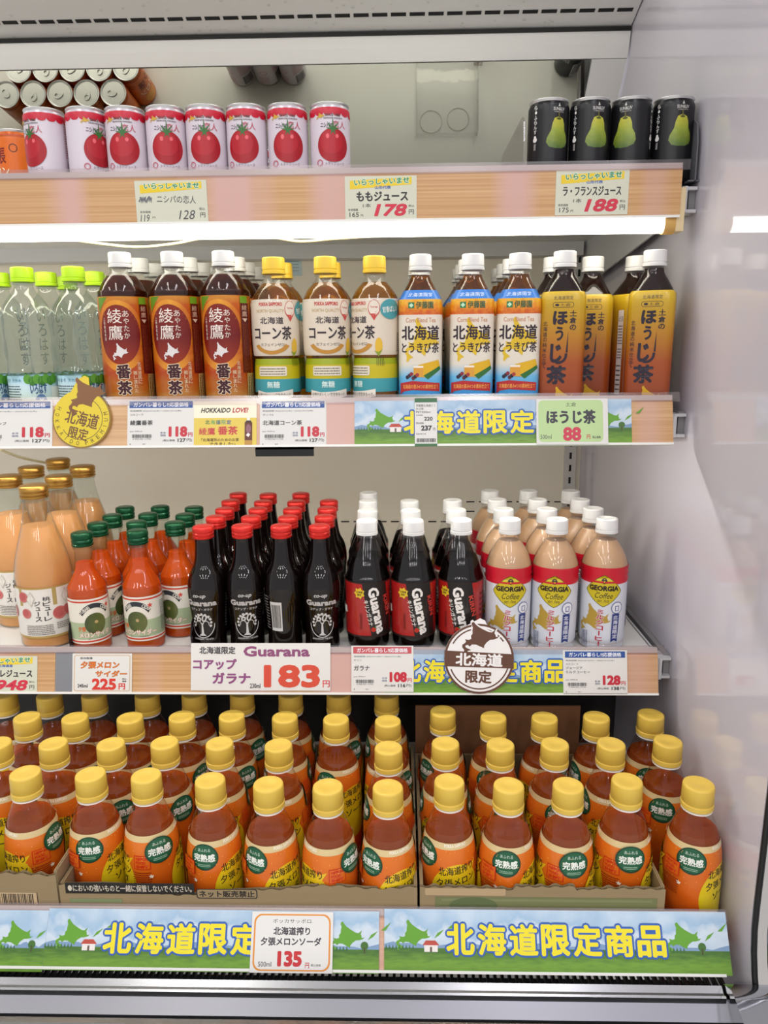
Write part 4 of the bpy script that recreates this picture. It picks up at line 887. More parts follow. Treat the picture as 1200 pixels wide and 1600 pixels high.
# second shelf: tea and water
def tea_row(prod, desc, group, cols, y0, pitch, vref=400):
    """cols: list of (pixel column of the front cap, [rows present], rotation of the front bottle)"""
    for ci, (u, rows, rz) in enumerate(cols):
        q = on_y(u, vref, y0)
        for k, j in enumerate(rows):
            y = y0 + pitch*j; f = (y/y0 if False else 1.0)
            prod.spawn('%s, %s, %s' % (desc, ROW[j], nth(ci, len(cols)) + ' column'), q[0], y, Z2, math.radians(rz if j == 0 else rz + random.uniform(-25, 25)), group)
tea_row(water, 'clear water bottle with lime cap', 'water bottles on the second shelf', [(-46, [0, 1], 20), (33, [0, 1, 2], -10), (113, [0, 1, 2], 8)], 1052, 70, 415)
tea_row(aya, 'red-brown bancha tea bottle with white cap', 'bancha tea bottles', [(186, [0, 1, 2, 3], -10), (268, [0, 1, 2, 3], -10), (348, [0, 1, 2, 3], -11)], 1046, 71, 392)
tea_row(corn, 'pale corn tea bottle with yellow cap', 'corn tea bottles', [(427, [0, 1], -12), (508, [0, 1], 0), (585, [0], -50)], 1046, 70, 408)
tea_row(itoen, 'blue-banded corn blend tea bottle, white cap', 'corn blend tea bottles', [(657, [0, 1, 2, 3], 0), (739, [0, 1, 2, 3], 0), (813, [0, 1, 2, 3], 0)], 1044, 66, 403)
HG = 'hojicha tea bottles'; HD = 'ochre-brown hojicha tea bottle with white cap, '
for u, v, row, rz, lb in ((883, 398, 0, 0, 'front row beside the blue-banded bottles'), (1024, 396, 0, 0, 'front row, nearest the side wall'), (866, 407, 1, 10, 'behind the leftmost hojicha'), (927, 406, 1, 2, 'middle one set back in the gap'), (995, 405, 1, 36, 'turned to its white side strip, second row')):
    y = 1044 + 68*row; q = on_y(u, v, y); hoji.spawn(HD + lb, q[0], y, Z2, math.radians(rz), HG)

# third shelf
def by_cap(prod, desc, group, cols, rots, z=Z3, deep=1.05):
    """cols: per column the pixel of each cap top, front to back"""
    for ci, col in enumerate(cols):
        for j, (u, v) in enumerate(col):
            q = on_z(u, v, z + prod.H); k_ = (1032 + (q[1]-1032)*deep)/q[1]; q = q*np.array([k_, k_, 1.0]); rz = rots.get((ci, j), random.uniform(-180, 180))
            prod.spawn('%s, %s, %s column' % (desc, ROW[j], nth(ci, len(cols))), q[0], q[1], z, math.radians(rz), group)
guarana.H = 186
peach_at = [(52, 757, 0, 'front of the group'), (12, 742, -8, 'at the left edge of the picture'), (91, 742, 40, 'behind the right shoulder of the front one'), (48, 728, 100, 'third row back, at the left'), (128, 727, 60, 'rightmost of the group'), (90, 716, 150, 'rearmost of the group, highest cap')]
for u, v, rz, lb in peach_at:
    q = on_z(u, v, Z3 + peach.H); peach.spawn('large peach juice bottle with gold cap, ' + lb, q[0], q[1], Z3, math.radians(rz), 'peach juice bottles')
by_cap(cider, 'small orange cider bottle with dark green cap', 'melon cider bottles', [[(127, 831), (152, 817), (175, 805), (195, 793)], [(214, 828), (213, 815), (231, 803), (250, 792)], [(273, 816), (289, 804), (303, 793)]], {(0, 0): 14, (1, 0): -23, (2, 0): -40, (0, 1): 60})
by_cap(guarana, 'black guarana glass bottle with red cap', 'black guarana glass bottles', [[(317, 821), (337, 807), (351, 795), (360, 783), (372, 772)], [(378, 820), (392, 807), (403, 795), (411, 784), (419, 773)], [(439, 820), (450, 807), (457, 795), (463, 784), (470, 772)], [(499, 820), (507, 806), (511, 794), (514, 783)]], {(0, 0): -23, (1, 0): 0, (2, 0): -197, (3, 0): 0})
by_cap(kirin, 'dark guarana soda bottle with white cap', 'guarana soda bottles with red label', [[(573, 812), (574, 797), (575, 783), (576, 771)], [(646, 812), (642, 797), (640, 783)], [(721, 811), (713, 796), (707, 782)]], {(0, 0): 8, (1, 0): 3, (2, 0): -12})
by_cap(coffee, 'milk coffee bottle with red ribbed band', 'milk coffee bottles', [[(797, 810), (787, 795), (777, 781), (766, 768)], [(871, 810), (855, 795), (840, 781), (826, 768)], [(949, 809), (927, 794), (907, 781), (892, 768)]], {(0, 0): 6, (1, 0): 0, (2, 0): 2})

# bottom deck
ROW4 = [
 [(39, 1207, -42), (141, 1209, 70), (228, 1211, -76), (328, 1218, 66), (419, 1224, 50), (512, 1228, -38), (606, 1229, 47), (702, 1220, 35), (795, 1226, 90), (888, 1226, -70), (980, 1219, -72), (1092, 1224, 90)],
 [(-5, 1162, 0), (83, 1162, 10), (173, 1163, -80), (257, 1161, -60), (343, 1162, 10), (435, 1165, 20), (607, 1169, 10), (696, 1162, 0), (782, 1164, 110), (867, 1163, 105), (955, 1163, 20), (1044, 1159, 88)],
 [(42, 1122, 70), (117, 1123, -60), (203, 1123, -50), (284, 1121, -46), (362, 1120, -60), (445, 1122, 0), (525, 1125, 60), (606, 1128, -40), (692, 1113, 40), (771, 1122, 80), (851, 1123, -30), (932, 1122, 30), (1017, 1118, 95)],
 [(7, 1089, 20), (77, 1090, 0), (147, 1089, 50), (230, 1089, -60), (303, 1088, 60), (378, 1087, -50), (454, 1088, 0), (529, 1088, -50), (604, 1089, 10)]]
for j, row in enumerate(ROW4):
    for i, (u, v, rz) in enumerate(row):
        q = on_z(u, v, Z4 + 4 + soda.H); k_ = (795 + (q[1]-795)*1.03 + (4 if j == 3 else 0))/q[1]; q = q*np.array([k_, k_, 1.0]); soda.spawn('orange melon soda bottle with yellow cap, %s, %s' % (ROW[j], nth(i, len(row))), q[0], q[1], Z4 + 4, math.radians(rz), 'melon soda bottles')

# ------------------------------------------------------------------ cardboard trays on the bottom deck
def corrugated(mb, x0, x1, y, t, z0, top, n):
    """board along x: two liners and the fluted core showing at the torn top edge"""
    vs = []; fs = []
    for k in range(n+1):
        x = x0+(x1-x0)*k/n; zt = top(x); vs += [(x, y, z0), (x, y, zt), (x, y+t, z0), (x, y+t, zt-1.0*math.sin(x*0.31)), (x, y+(0.5 if k % 2 else t-0.5), z0), (x, y+(0.5 if k % 2 else t-0.5), zt-0.6)]
    for k in range(n):
        o = k*6
        for a_ in (0, 2, 4): fs.append((o+a_, o+6+a_, o+7+a_, o+a_+1))
    mb.add(vs, fs); return mb
def tray(label, u0, u1, y0, depth, hz, wob, back=None, draw=None):
    x0, x1 = on_y(u0, 1395, y0)[0], on_y(u1, 1395, y0)[0]; zt = Z4 + hz
    e = empty('cardboard_tray', label, 'box', P((x0+x1)/2, y0+depth/2, Z4), 0, 'cardboard trays of melon soda')
    part(e, 'bottom', MB().box(x0, x1, y0, y0+depth, Z4+0.3, Z4+3.5), CARDBOARD)
    n = int((x1-x0)/3.2)
    part(e, 'front_panel', corrugated(MB(), x0, x1, y0, 4.2, Z4+1, lambda x: zt + wob(x), n), CARDBOARD)
    for s_, xx in ((0, x0), (1, x1-4)): part(e, 'side_panel', MB().box(xx, xx+4, y0+4.3, y0+depth-4, Z4+1, zt+2).box(xx+1.6, xx+2.4, y0+4.3, y0+depth-4, zt+2, zt+3), CARDBOARD)
    part(e, 'back_panel', MB().box(x0, x1, y0+depth-4, y0+depth, Z4+1, zt+2), CARDBOARD)
    if back: part(e, 'back_flap', MB().box(x0, on_y(905, 1150, y0+depth)[0], y0+depth+1, y0+depth+4, Z4+1, back).box(x0+130, x0+130.8, y0+depth+0.4, y0+depth+1, Z4+1, back).box(x0+212, x0+212.8, y0+depth+0.4, y0+depth+1, Z4+1, back), CARDBOARD_DARK, label='raised brown cardboard flap')
    if draw:
        A = Art(x1-x0, hz, 0, zt); draw(A, lambda u: (on_y(u, 1395, y0)[0]-x0)/(x1-x0), lambda v: (zt-on_y((u0+u1)/2, v, y0)[2])/hz)
        link('printing', A.build('printing', False, None, lift=0.3), e, P((x0+x1)/2, y0, 0) - e.location)
    return e
zt_mid = on_y(400, 1386, 748)[2] - Z4
def draw_mid(A, U, V):
    A.rect(U(103), V(1381), U(304), V(1398), '#1d1a18'); A.text('●においの強いものと一緒に保管しないでください。', U(107), V(1384), U(300), V(1395), '#cfc4b2', 0.02)
    A.rrect(U(307), V(1389), U(402), V(1404), 3, '#1d1a18'); A.rrect(U(308.5), V(1390.2), U(400.5), V(1402.8), 2.5, CARDBOARD); A.text('ネット販売禁止', U(311), V(1391.5), U(398), V(1402), '#1d1a18', 0.04); A.rect(U(108), V(1406), U(190), V(1412), '#7d8a62')
def draw_left(A, U, V):
    A.rect(U(0), V(1394), U(58), V(1412), '#c2a883'); A.barcode(U(2), V(1396), U(52), V(1412), '#2a2420', 20); A.rect(U(57), V(1394), U(58.2), V(1412), '#3a322a')
def draw_right(A, U, V):
    A.rect(U(680), V(1402), U(1028), V(1420), '#74784f'); A.rect(U(690), V(1405), U(1020), V(1409), '#7f835a'); A.ell(U(740), V(1416), 0.1, 0.12, '#5d6a44', 20); A.rrect(U(664), V(1389), U(790), V(1400), 2, '#b89d78')
tray('torn cardboard tray of melon soda in the middle', 93, 652, 746, 318, zt_mid, lambda x: 3*math.sin(x*0.012+2) + 2.2*math.sin(x*0.05) + 1.2*math.sin(x*0.31) - (7 if -330 < x < -170 else 0)*max(0, math.sin((x+330)/160*math.pi)) + 6*min(1, max(0, (-250-x)/150)), None, draw_mid)
tray('cardboard tray of melon soda at the left edge', -110, 90, 746, 318, zt_mid+16, lambda x: 1.5*math.sin(x*0.05) + 1.2*math.sin(x*0.33), None, draw_left)
tray('cardboard tray of melon soda at the right with brown flap behind', 656, 1040, 746, 290, zt_mid+2, lambda x: 2*math.sin(x*0.03) + (5 if x < 200 and x > 130 else 0) + 1.0*math.sin(x*0.4), on_y(780, 1102, 1040)[2], draw_right)

# ------------------------------------------------------------------ price cards, banners and round signs on the rails
def card(name, label, cat, R, px, draw, lift=0.8, t=0.7, mat=PAPER, group=None, rot=0.0, shape=None):
    c, w_, h_ = R.box(*px, lift=lift)
    o = link(name, None); mb = MB()
    if shape is None: mb.box(-w_/2, w_/2, 0, t, -h_/2, h_/2)
    else:
        pts = shape(w_, h_); n = len(pts); mb.add([(x, 0, z) for x, z in pts] + [(x, t, z) for x, z in pts], [(i, (i+1) % n, (i+1) % n+n, i+n) for i in range(n)] + [tuple(range(n)), tuple(range(2*n-1, n-1, -1))])
    bpy.data.objects.remove(o); o = link(name, mb.mesh(name, mat), None, P(*c), (-R.a, rot, 0)); tag(o, label, cat, group)
    a = Art(w_, h_); draw(a); link('printing', a.build('printing', False, None, lift=0.12), o); return o
PG = 'price cards on the shelf rails'
RED, BLK, BLU = '#c2283a', '#2a282b', '#2b4f94'
def sale(name2, maker, price, taxed, date, vol, hdr=BLU, hdr_text='ガンバレ暮らし!!応援価格'):
    def d(a):
        a.rect(0.03, 0.025, 0.97, 0.17, hdr); a.text(hdr_text, 0.09, 0.05, 0.91, 0.148, '#e9ecf2', 0.03)
        a.text('実施期間 ' + date, 0.04, 0.215, 0.80, 0.255, '#4a484c', 0.0); a.text(maker, 0.04, 0.29, 0.04+0.033*len(maker)+0.03, 0.335, '#4a484c', 0.01)
        if isinstance(name2, tuple):
            a.text(name2[0], 0.04, 0.37, 0.30, 0.43, BLK, 0.02); a.text(name2[1], 0.04, 0.46, 0.42, 0.525, BLK, 0.02)
        else: a.text(name2, 0.04, 0.43, 0.04+0.085*len(name2), 0.54, BLK, 0.03)
        a.text('pet ' + vol, 0.04, 0.655, 0.22, 0.69, '#4a484c', 0.0); a.barcode(0.07, 0.735, 0.37, 0.81, BLK, 26); a.text('4 902102 11735', 0.08, 0.82, 0.35, 0.85, '#3a383a', 0.0)
        a.text('本体', 0.49, 0.68, 0.575, 0.725, '#3d4f7a', 0.01); a.text('価格', 0.49, 0.735, 0.575, 0.78, '#3d4f7a', 0.01)
        a.text(price, 0.615, 0.565, 0.895, 0.79, RED, 0.06); a.text('円', 0.905, 0.70, 0.97, 0.79, RED, 0.03)
        a.text('(税込価格', 0.53, 0.84, 0.71, 0.895, BLK, 0.0); a.text(taxed, 0.75, 0.825, 0.87, 0.90, BLK, 0.03); a.text('円)', 0.885, 0.83, 0.965, 0.9, BLK, 0.0)
        a.text('1', 0.04, 0.93, 0.05, 0.955, BLK); a.text('01', 0.23, 0.93, 0.27, 0.955, BLK)
    return d
card('price_card', 'white price card with blue header reading 118 yen, left edge of second shelf', 'price card', R2, (-42, 626, 82, 699), sale(('い・ろ・は・す', 'ラベルキャップ'), 'コカコーラ', '118', '127', '2026/4/16(木)〜2026/10/15(木)', '540ml'), group=PG)
card('price_card', 'white 118 yen price card below the bancha tea bottles', 'price card', R2, (199, 625, 304, 698), sale('綾鷹番茶', 'コカコーラ', '118', '127', '2026/4/16(木)〜2026/10/15(木)', '525ml'), group=PG)
card('price_card', 'white 118 yen price card below the corn tea bottles', 'price card', R2, (406, 625, 510, 698), sale('北海道コーン茶', 'ポッカS', '118', '127', '2026/4/16(木)〜2026/10/15(木)', '525ml'), group=PG)
card('price_card', 'white 108 yen price card with red header below the guarana soda', 'price card', R3, (549, 1009, 646, 1081), sale('ガラナ', 'キリン', '108', '116', '2026/7/1(水)〜2026/7/31(金)', '500ml', '#c2565c'), lift=2.2, group=PG)
card('price_card', 'white 128 yen price card below the milk coffee bottles', 'price card', R3, (880, 1016, 980, 1085), sale(('ジョージア', 'ミルクコーヒー'), 'コカコーラ', '128', '138', '2026/4/16(木)〜2026/10/15(木)', '500ml'), lift=1.8, group=PG)
def welcome(main, price, base, sub='山形代表', hand=False, box=(0.16, 0.35, 0.88, 0.58)):
    def d(a):
        a.poly([(0.07, 0.1), (0.93, 0.03), (0.93, 0.2), (0.07, 0.3)], '#e3c62c'); a.text('いらっしゃいませ', 0.13, 0.05, 0.90, 0.2, '#2f8a55', 0.05, out='#e9efe0', outw=0.05, rot=2 if not hand else 0)
        if not hand:
            a.text(sub, 0.42, 0.225, 0.64, 0.3, '#3a5fae', 0.03); a.text(main, *box, BLK, 0.045); a.text('1本', 0.25, 0.63, 0.36, 0.72, '#3a3a38', 0.01)
            a.text(price, 0.40, 0.64, 0.87, 0.93, '#cc3348', 0.045, italic=0.2); a.text('本体価格', 0.04, 0.74, 0.18, 0.8, '#3a3a38', 0.0); a.text(base, 0.06, 0.83, 0.19, 0.935, '#3a3a38', 0.0); a.text('円', 0.215, 0.88, 0.25, 0.93, '#3a3a38', 0.0); a.text('税込', 0.885, 0.67, 0.965, 0.72, '#3a3a38', 0.0); a.text('円', 0.89, 0.78, 0.96, 0.89, '#3a3a38', 0.01)
        else:
            rnd = random.Random(2)
            for k in range(9): a.poly([(0.04+0.02*k, 0.36+0.12*rnd.random()), (0.07+0.02*k, 0.34+0.05*rnd.random()), (0.06+0.02*k, 0.5+0.05*rnd.random())], '#6a6a72')
            a.text(main, 0.30, 0.35, 0.84, 0.53, '#4a4a52', 0.0, rot=-2); a.text('本体価格', 0.05, 0.70, 0.2, 0.755, '#4a4a48', 0.0); a.text(base, 0.05, 0.79, 0.18, 0.95, '#4a4a52', -0.004, italic=0.2); a.text('円', 0.22, 0.84, 0.26, 0.88, '#4a4a48', 0.0)
            a.text(price, 0.59, 0.70, 0.82, 0.91, '#4a4a52', -0.006, italic=0.25); a.text('税込', 0.88, 0.64, 0.96, 0.7, '#4a4a48', 0.0); a.text('円', 0.89, 0.76, 0.96, 0.87, '#4a4a48', 0.01)
    return d
CARD_Y = solid('card_cream', '#cfd0bc', 0.35, coat=0.3)
card('price_card', 'cream welcome card handwritten 128 yen below the tomato juice cans', 'price card', R1, (212, 282, 324, 349), welcome('ニシパの恋人', '128', '119', hand=True), mat=CARD_Y, group=PG)
card('price_card', 'cream welcome card for peach juice at 178 yen', 'price card', R1, (539, 275, 651, 343), welcome('ももジュース', '178', '165'), mat=CARD_Y, group=PG)
card('price_card', 'cream welcome card for pear juice at 188 yen', 'price card', R1, (868, 266, 982, 336), welcome('ラ・フランスジュース', '188', '175', box=(0.10, 0.35, 0.90, 0.57)), mat=CARD_Y, group=PG)
card('price_card', 'cream welcome card at 948 yen below the peach juice bottles', 'price card', R3, (-48, 1025, 58, 1083), welcome('桃ピューレジュース', '948', '878', '北海道産', box=(0.04, 0.36, 0.93, 0.58)), mat=CARD_Y, group=PG)
def d225(a):
    a.rrect(0.03, 0.04, 0.97, 0.95, 3, '#c9a06a'); a.rrect(0.04, 0.055, 0.96, 0.935, 2.6, PAPER); a.text('那尚製菓', 0.13, 0.09, 0.34, 0.15, BLK, 0.03)
    a.text('夕張メロン', 0.14, 0.2, 0.79, 0.38, '#d9752c', 0.04, out='#8a4a24', outw=0.03, italic=0.1); a.text('サイダー', 0.39, 0.43, 0.92, 0.59, '#d9752c', 0.04, out='#8a4a24', outw=0.03, italic=0.1)
    a.text('225', 0.33, 0.63, 0.74, 0.92, '#d2382c', 0.05); a.text('円', 0.78, 0.75, 0.89, 0.91, '#d2382c', 0.05); a.text('245ml', 0.09, 0.77, 0.26, 0.86, BLK, 0.03); a.text('税込', 0.84, 0.62, 0.91, 0.66, BLK, 0.03); a.text('価格', 0.84, 0.68, 0.91, 0.72, BLK, 0.03)
card('price_card', 'white card with thin tan border pricing melon cider at 225 yen', 'price card', R3, (113, 1021, 206, 1083), d225, lift=1.4, group=PG)
def d183(a):
    a.text('北海道限定', 0.06, 0.07, 0.32, 0.23, '#3f3c3f', 0.04); a.text('Guarana', 0.375, 0.06, 0.855, 0.285, '#8a4a72', 0.045)
    a.text('コアップ', 0.015, 0.33, 0.33, 0.56, '#8a4a7a', 0.06); a.text('ガラナ', 0.155, 0.62, 0.43, 0.86, '#8a4a7a', 0.06)
    a.text('183', 0.52, 0.45, 0.93, 0.94, '#cf4a34', 0.05); a.text('円', 0.945, 0.78, 0.995, 0.93, '#cf4a50', 0.03); a.text('230ml', 0.425, 0.85, 0.50, 0.95, BLK, 0.02)
card('price_card', 'wide white card pricing black guarana at 183 yen in large red digits', 'price card', R3, (298, 1005, 516, 1079), d183, lift=1.8, group=PG)
def d88(a):
    a.rrect(0.03, 0.03, 0.93, 0.95, 6, '#b4cf92'); a.text('土倉', 0.41, 0.08, 0.56, 0.17, BLK, 0.01); a.text('ほうじ茶', 0.14, 0.24, 0.83, 0.56, '#33303a', 0.06); a.text('88', 0.37, 0.62, 0.625, 0.93, '#c4324a', 0.05); a.text('円', 0.70, 0.79, 0.75, 0.89, '#c4324a', 0.03); a.text('税込価格', 0.78, 0.82, 0.895, 0.88, BLK, 0.02); a.text('500ml', 0.055, 0.79, 0.21, 0.88, '#4a484c', 0.0)
card('price_card', 'pale green card pricing hojicha at 88 yen', 'price card', R2, (838, 623, 950, 694), d88, lift=3.2, group=PG)
def dlove(a):
    a.rect(0, 0, 1, 0.36, '#efe8cf'); a.rect(0, 0.36, 1, 1, '#dcc252'); a.text('HOKKAIDO', 0.11, 0.14, 0.585, 0.25, '#3a2f28', 0.04, italic=0.25); a.text('LOVE!', 0.61, 0.14, 0.87, 0.25, '#b53038', 0.04, italic=0.25)
    for ch, x, c in (('北', 0.18, '#2f6a4a'), ('海', 0.265, '#6aa05a'), ('道', 0.35, '#2f6a7a'), ('限', 0.435, '#7aa06a'), ('定', 0.52, '#2f5a8a')): a.text(ch, x, 0.405, x+0.075, 0.5, c, 0.03)
    a.text('綾鷹', 0.08, 0.57, 0.34, 0.73, '#c23a40', 0.02); a.text('番茶', 0.38, 0.54, 0.70, 0.73, '#c23a40', 0.04); a.text('「北海道民のためのお茶', 0.12, 0.8, 0.72, 0.87, '#5a3a20', 0.02); a.text('できました!」', 0.25, 0.89, 0.66, 0.97, '#5a3a20', 0.02)
    a.rect(0.81, 0.47, 0.93, 0.98, '#5f2a18'); a.poly([(0.81, 0.47), (0.93, 0.47), (0.895, 0.41), (0.845, 0.41)][::-1], '#3a1c14'); a.rect(0.845, 0.355, 0.895, 0.42, '#e9e6e0'); a.ell(0.87, 0.6, 0.04, 0.1, '#8a5a6a', 16); a.poly([(0.83, 0.74), (0.86, 0.69), (0.9, 0.72), (0.87, 0.78)], '#e9e6e0'); a.rect(0.81, 0.85, 0.93, 0.98, '#b98a3a')
card('shelf_sign', 'yellow sign reading HOKKAIDO LOVE beside the bancha price card', 'sign', R2, (303, 627, 401, 699), dlove, lift=0.8)
def d237(a):
    a.rect(0, 0, 1, 0.09, '#35683f'); a.rect(0, 0.95, 1, 1, '#35683f'); a.text('伊藤園北海道とう', 0.06, 0.13, 0.92, 0.18, BLK, 0.0); a.text('きび茶', 0.06, 0.2, 0.4, 0.25, BLK, 0.0); a.text('PET500ml', 0.06, 0.27, 0.7, 0.31, BLK, 0.0); a.text('本体価格', 0.06, 0.34, 0.36, 0.37, BLK, 0.0); a.text('220', 0.42, 0.39, 0.8, 0.47, BLK, 0.03); a.text('税込価格', 0.06, 0.5, 0.4, 0.54, BLK, 0.0); a.text('237', 0.28, 0.57, 0.77, 0.68, BLK, 0.05); a.text('円', 0.82, 0.62, 0.92, 0.68, BLK, 0.0); a.text('26/4/15', 0.06, 0.73, 0.5, 0.76, BLK, 0.0); a.barcode(0.08, 0.84, 0.94, 0.92, BLK, 24)
card('price_card', 'narrow white shelf label with green ends reading 220 and 237', 'price card', R2, (648, 622, 683, 697), d237, lift=3.2, group=PG)
def d135(a):
    a.rrect(0.03, 0.04, 0.97, 0.97, 9, '#d98a34'); a.rrect(0.05, 0.065, 0.95, 0.945, 8, PAPER); a.text('ポッカサッポロ', 0.26, 0.12, 0.73, 0.19, BLK, 0.01); a.text('北海道搾り', 0.27, 0.25, 0.72, 0.39, '#33303a', 0.04); a.text('夕張メロンソーダ', 0.12, 0.42, 0.86, 0.56, '#33303a', 0.04)
    a.text('135', 0.33, 0.64, 0.63, 0.9, '#c02a30', 0.06); a.text('円', 0.67, 0.83, 0.72, 0.92, '#c02a30', 0.02); a.text('税込価格', 0.74, 0.85, 0.86, 0.89, BLK, 0.01); a.text('500ml', 0.1, 0.82, 0.26, 0.9, BLK, 0.0)
card('price_card', 'white card with orange rounded border pricing melon soda at 135 yen', 'price card', R4, (392, 1424, 520, 1520), d135, lift=3.6, group=PG)

# landscape banners
SKY = ramp_mat('banner_sky_print', [(0.0, '#a9c0d2'), (0.45, '#c6d3de'), (0.6, '#98b6d0'), (1.0, '#bccedd')], 2, -0.02, 0.04, 0.35, 1.3, 26)
GRASS = ramp_mat('banner_grass_print', [(0.0, '#4f7a22'), (0.5, '#6f9a2c'), (1.0, '#3f6a20')], 2, -0.04, -0.01, 0.35, 0.8, 60, (1, 1, 5))
def banner(maps, words, hz=0.62):
    """maps: x of each green island (and whether a barn stands by it); words: list of (char, x0, x1)"""
    def d(a):
        r = a.h/a.w
        a.rect(0, 0, 1, hz, SKY); pts = [(0, hz)]
        for k in range(41): pts.append((k/40, hz-0.06-0.03*math.sin(k*0.8)-0.02*math.sin(k*2.1)))
        a.poly((pts+[(1, hz)])[::-1], '#7a97b8'); a.rect(0, hz, 1, 1, GRASS)
        for x, barn in maps:
            a.hok(x, 0.17, x+0.62*r, 0.66, '#5f9a2a'); a.poly([(x+0.68*r, 0.47), (x+0.74*r, 0.38), (x+0.86*r, 0.32), (x+0.78*r, 0.41)], '#5f9a2a'); a.poly([(x+0.92*r, 0.31), (x+1.1*r, 0.17), (x+1.0*r, 0.31)], '#5f9a2a')
            for k in range(9): a.poly([(x-0.2*r+k*0.06*r, hz+0.02), (x-0.16*r+k*0.06*r, hz+0.02), (x-0.18*r+k*0.06*r, hz-0.055)], '#3a6630')
            if barn:
                bx = x+0.5*r; a.rect(bx, 0.56, bx+0.24*r, 0.68, '#e4ddd8'); a.poly([(bx-0.03*r, 0.575), (bx+0.27*r, 0.575), (bx+0.2*r, 0.5), (bx+0.03*r, 0.5)], '#b5483a'); a.rect(bx+0.1*r, 0.6, bx+0.14*r, 0.68, '#6a5a50')
            else: a.ell(x+0.62*r, 0.56, 0.07*r, 0.07, '#3f6a2a', 12); a.rect(x+0.61*r, 0.58, x+0.63*r, 0.68, '#4a3a24')
        for ch, x0, x1 in words: a.text(ch, x0, 0.22, x1, 0.73, '#e6d622', 0.045, out='#2c5aa8', outw=0.06)
    return d
def seq(s_, u0, u1, p0, p1):
    n = len(s_); st = (u1-u0)/n; return [(c, (u0+st*i+st*0.05-p0)/(p1-p0), (u0+st*(i+1)-st*0.05-p0)/(p1-p0)) for i, c in enumerate(s_)]
BG = 'landscape banners on the rails'
card('shelf_banner', 'landscape banner with yellow lettering on the second shelf rail', 'banner', R2, (553, 625, 986, 697), banner([(0.045, True), (0.86, False)], seq('北海道限定商品', 628, 920, 553, 986)), lift=1.2, group=BG)
card('shelf_banner', 'landscape banner with yellow lettering on the third shelf rail', 'banner', R3, (600, 1015, 900, 1086), banner([], seq('北海道限定商品', 622, 886, 600, 900)), lift=1.0, group=BG)
card('shelf_banner', 'landscape banner at the left edge of the bottom rail', 'banner', R4, (-120, 1421, 71, 1517), banner([(0.62, False)], []), lift=1.2, group=BG)
card('shelf_banner', 'landscape banner behind the 135 yen card on the bottom rail', 'banner', R4, (70, 1421, 591, 1518), banner([(0.03, True), (0.855, False)], seq('北海道限定商品', 158, 508, 70, 591)), lift=1.6, group=BG)
card('shelf_banner', 'fully visible landscape banner with yellow lettering at the right of the bottom rail', 'banner', R4, (599, 1422, 1137, 1521), banner([(0.035, True), (0.82, False)], seq('北海道限定商品', 694, 1042, 599, 1137)), lift=1.2, group=BG)

# round signs clipped to the rails
def disc_shape(peak):
    def f(w_, h_):
        r = w_/2; cz = -h_/2 + r; pts = [(r*math.sin(2*math.pi*k/64), cz + r*math.cos(2*math.pi*k/64)) for k in range(64)]
        out = [p for p in pts if not (p[1] > cz + r*0.93)]
        i = max(range(len(pts)), key=lambda k: pts[k][1]); k0 = [k for k in range(64) if pts[k][1] > cz+r*0.93]
        res = []
        for k in range(64):
            if pts[k][1] > cz + r*0.93: continue
            res.append(pts[k])
        res.append((-0.02*r+peak*r-0.2*r, h_/2 - 0.12*r)); res.append((peak*r, h_/2)); res.append((peak*r+0.14*r, h_/2 - 0.06*r)); res.append((peak*r+0.2*r, cz+r*0.96))
        return res
    return f
def dround_y(a):
    r = a.h; cy = 1 - 0.5*a.w/a.h; ry = 0.5*a.w/a.h
    a.ell(0.5, cy, 0.485, ry*0.97, '#d8c024', 60); a.ring(0.5, cy, 0.365, ry*0.73, 0.03, '#5a4a1c', -150, 120)
    a.ring(0.5, cy, 0.5, ry, 0.045, '#8a6a2c', -200, 65, 60)
    a.hok(0.24, 0.0, 0.92, 0.52, '#7a4c22', rot=-12)
    a.text('北海道', 0.22, 0.49, 0.80, 0.70, '#6a4420', 0.03, rot=-14); a.text('限定', 0.28, 0.715, 0.62, 0.88, '#6a4420', 0.03, rot=-14)
    for s_, a0, a1 in (('HOKKAIDO', 155, 262), ('PREMIUM', 283, 372)):
        for i, ch in enumerate(s_):
            t = math.radians(a0+(a1-a0)*i/(len(s_)-1)); x, y = 0.5+0.42*math.cos(t), cy-0.84*ry*math.sin(t); w2 = 0.025 if ch != 'I' else 0.004
            a.text(ch, x-w2, y-0.028, x+w2, y+0.028, '#5a4a1c', 0.0, rot=math.degrees(t)+90)
card('round_sign', 'round yellow sign reading Hokkaido limited, left of the bancha price card', 'sign', R2, (82, 587, 173, 700), dround_y, lift=4.5, t=1.0, mat=ink('#d8c024'), shape=disc_shape(0.08), group='round map signs')
def dround_b(a):
    cy = 1 - 0.5*a.w/a.h; ry = 0.5*a.w/a.h; BR, WH = '#5f3d2c', '#e9e6e4'
    a.ring(0.5, cy, 0.5, ry, 0.06, BR); a.ring(0.5, cy, 0.44, ry*0.88, 0.045, BR, 35, 150); a.ring(0.5, cy, 0.44, ry*0.88, 0.045, BR, 200, 345)
    a.hok(0.24, 0.03, 0.80, 0.46, WH, rot=-4, grow=2.0); a.hok(0.25, 0.04, 0.79, 0.455, BR, rot=-4)
    a.poly([(0.005, cy-0.11), (0.995, cy-0.06), (0.995, cy+0.13), (0.005, cy+0.1)][::-1], BR)
    a.text('北海道', 0.16, cy-0.075, 0.84, cy+0.10, WH, 0.05, rot=-2); a.text('限定', 0.30, cy+0.15, 0.68, cy+0.325, BR, 0.05, rot=-2)
card('round_sign', 'round brown and white Hokkaido limited sign in front of the guarana soda', 'sign', R3, (694, 966, 803, 1084), dround_b, lift=4.5, t=1.0, mat=ink('#e9e6e4'), shape=disc_shape(0.04), group='round map signs')

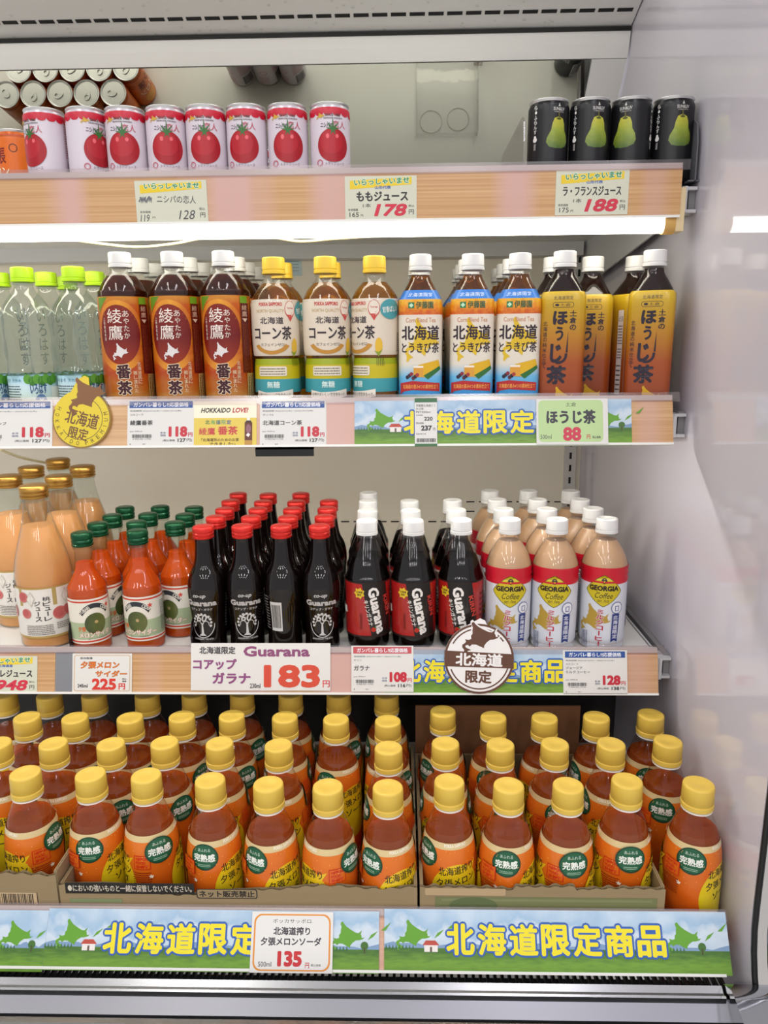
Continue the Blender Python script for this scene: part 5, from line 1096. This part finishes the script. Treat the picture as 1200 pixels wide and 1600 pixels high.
# ------------------------------------------------------------------ small fittings
c, w_, h_ = R2.box(399, 700, 490, 713)
tag(link('label_clip', MB().box(-w_/2, w_/2, 0, 3, -h_/2, h_/2).box(-w_/2, w_/2, 0, 8, h_/2-2, h_/2).mesh('label_clip', BLACK_PLASTIC), None, P(*(c+R2.n*0.2))), 'black plastic clip hanging under the second shelf rail', 'clip')
a0, b0 = on_y(430, 402, YB-1), on_y(472, 431, YB-1); o = link('paper_note', MB().box(0, b0[0]-a0[0], -0.6, 0, b0[2]-a0[2], 0).mesh('paper_note', solid('paper_pale_blue', '#c9dce2', 0.5)), None, P(a0[0], YB-0.2, a0[2])); tag(o, 'pale blue paper note stuck on the rear wall above the corn tea', 'note')
pa = Art(b0[0]-a0[0], a0[2]-b0[2], (b0[0]-a0[0])/2, 0); pa.lines(0.1, 0.15, 0.9, 0.8, 4, '#8aa6b5', 0.3); link('printing', pa.build('printing', False, None, lift=0.7), o)
def divider(label, u, v0, R, z, h, length, mat=SMOKE, y0=None, x=None):
    y0 = y0 or R.y0 + 12; x = on_y(u, v0, y0)[0] if x is None else x
    pts = [(0, 0), (length, 0), (length, h*0.8), (length*0.9, h), (18, h), (6, h*0.9), (0, h*0.6)]
    o = link('shelf_divider', MB().extrude_x(pts, -0.9, 0.9).extrude_x([(0, 0), (length, 0), (length, 1.5), (0, 1.5)], -9, 9).mesh('shelf_divider', mat), None, P(x, y0, z)); return tag(o, label, 'divider', 'acrylic shelf dividers')
divider('smoky acrylic divider between peach juice and melon cider', 104, 960, R3, Z3, 50, 250)
divider('smoky acrylic divider between melon cider and black guarana', 296, 960, R3, Z3, 50, 250)
divider('clear acrylic divider left of the black pear juice cans', 819, 230, R1, Z1, 85, 240, CLEAR_LIP)
divider('grey divider plate right of the black pear juice cans', 1088, 230, R1, Z1, 78, 220, solid('divider_grey', '#6a6a70', 0.3), x=382)
# clear tray left on the empty part of the top shelf, seen in the mirror
tr_x0, tr_x1 = 32, 158
te = empty('clear_tray', 'empty clear plastic tray on the bare part of the top shelf', 'tray', P(95, 1300, Z1))
part(te, 'base', MB().box(tr_x0, tr_x1, 1150, 1418, Z1+0.4, Z1+1.4), CLEAR)
part(te, 'rim', MB().box(tr_x0, tr_x0+1.5, 1150, 1418, Z1+1.4, Z1+14).box(tr_x1-1.5, tr_x1, 1150, 1418, Z1+1.4, Z1+30).box(tr_x0, tr_x1, 1416, 1418, Z1+1.4, Z1+14), CLEAR)
for k, (x, y) in enumerate(((62, 1388), (118, 1384))):
    rm = MB().lathe([(Z1+1.5, 22.0), (Z1+1.9, 22.6), (Z1+1.5, 23.2)], 28, close=False); o = part(te, 'ring_mark', rm, solid('ring_stain', '#c9c9c0', 0.4)); o.location += Vector((x*S, y*S, 0))
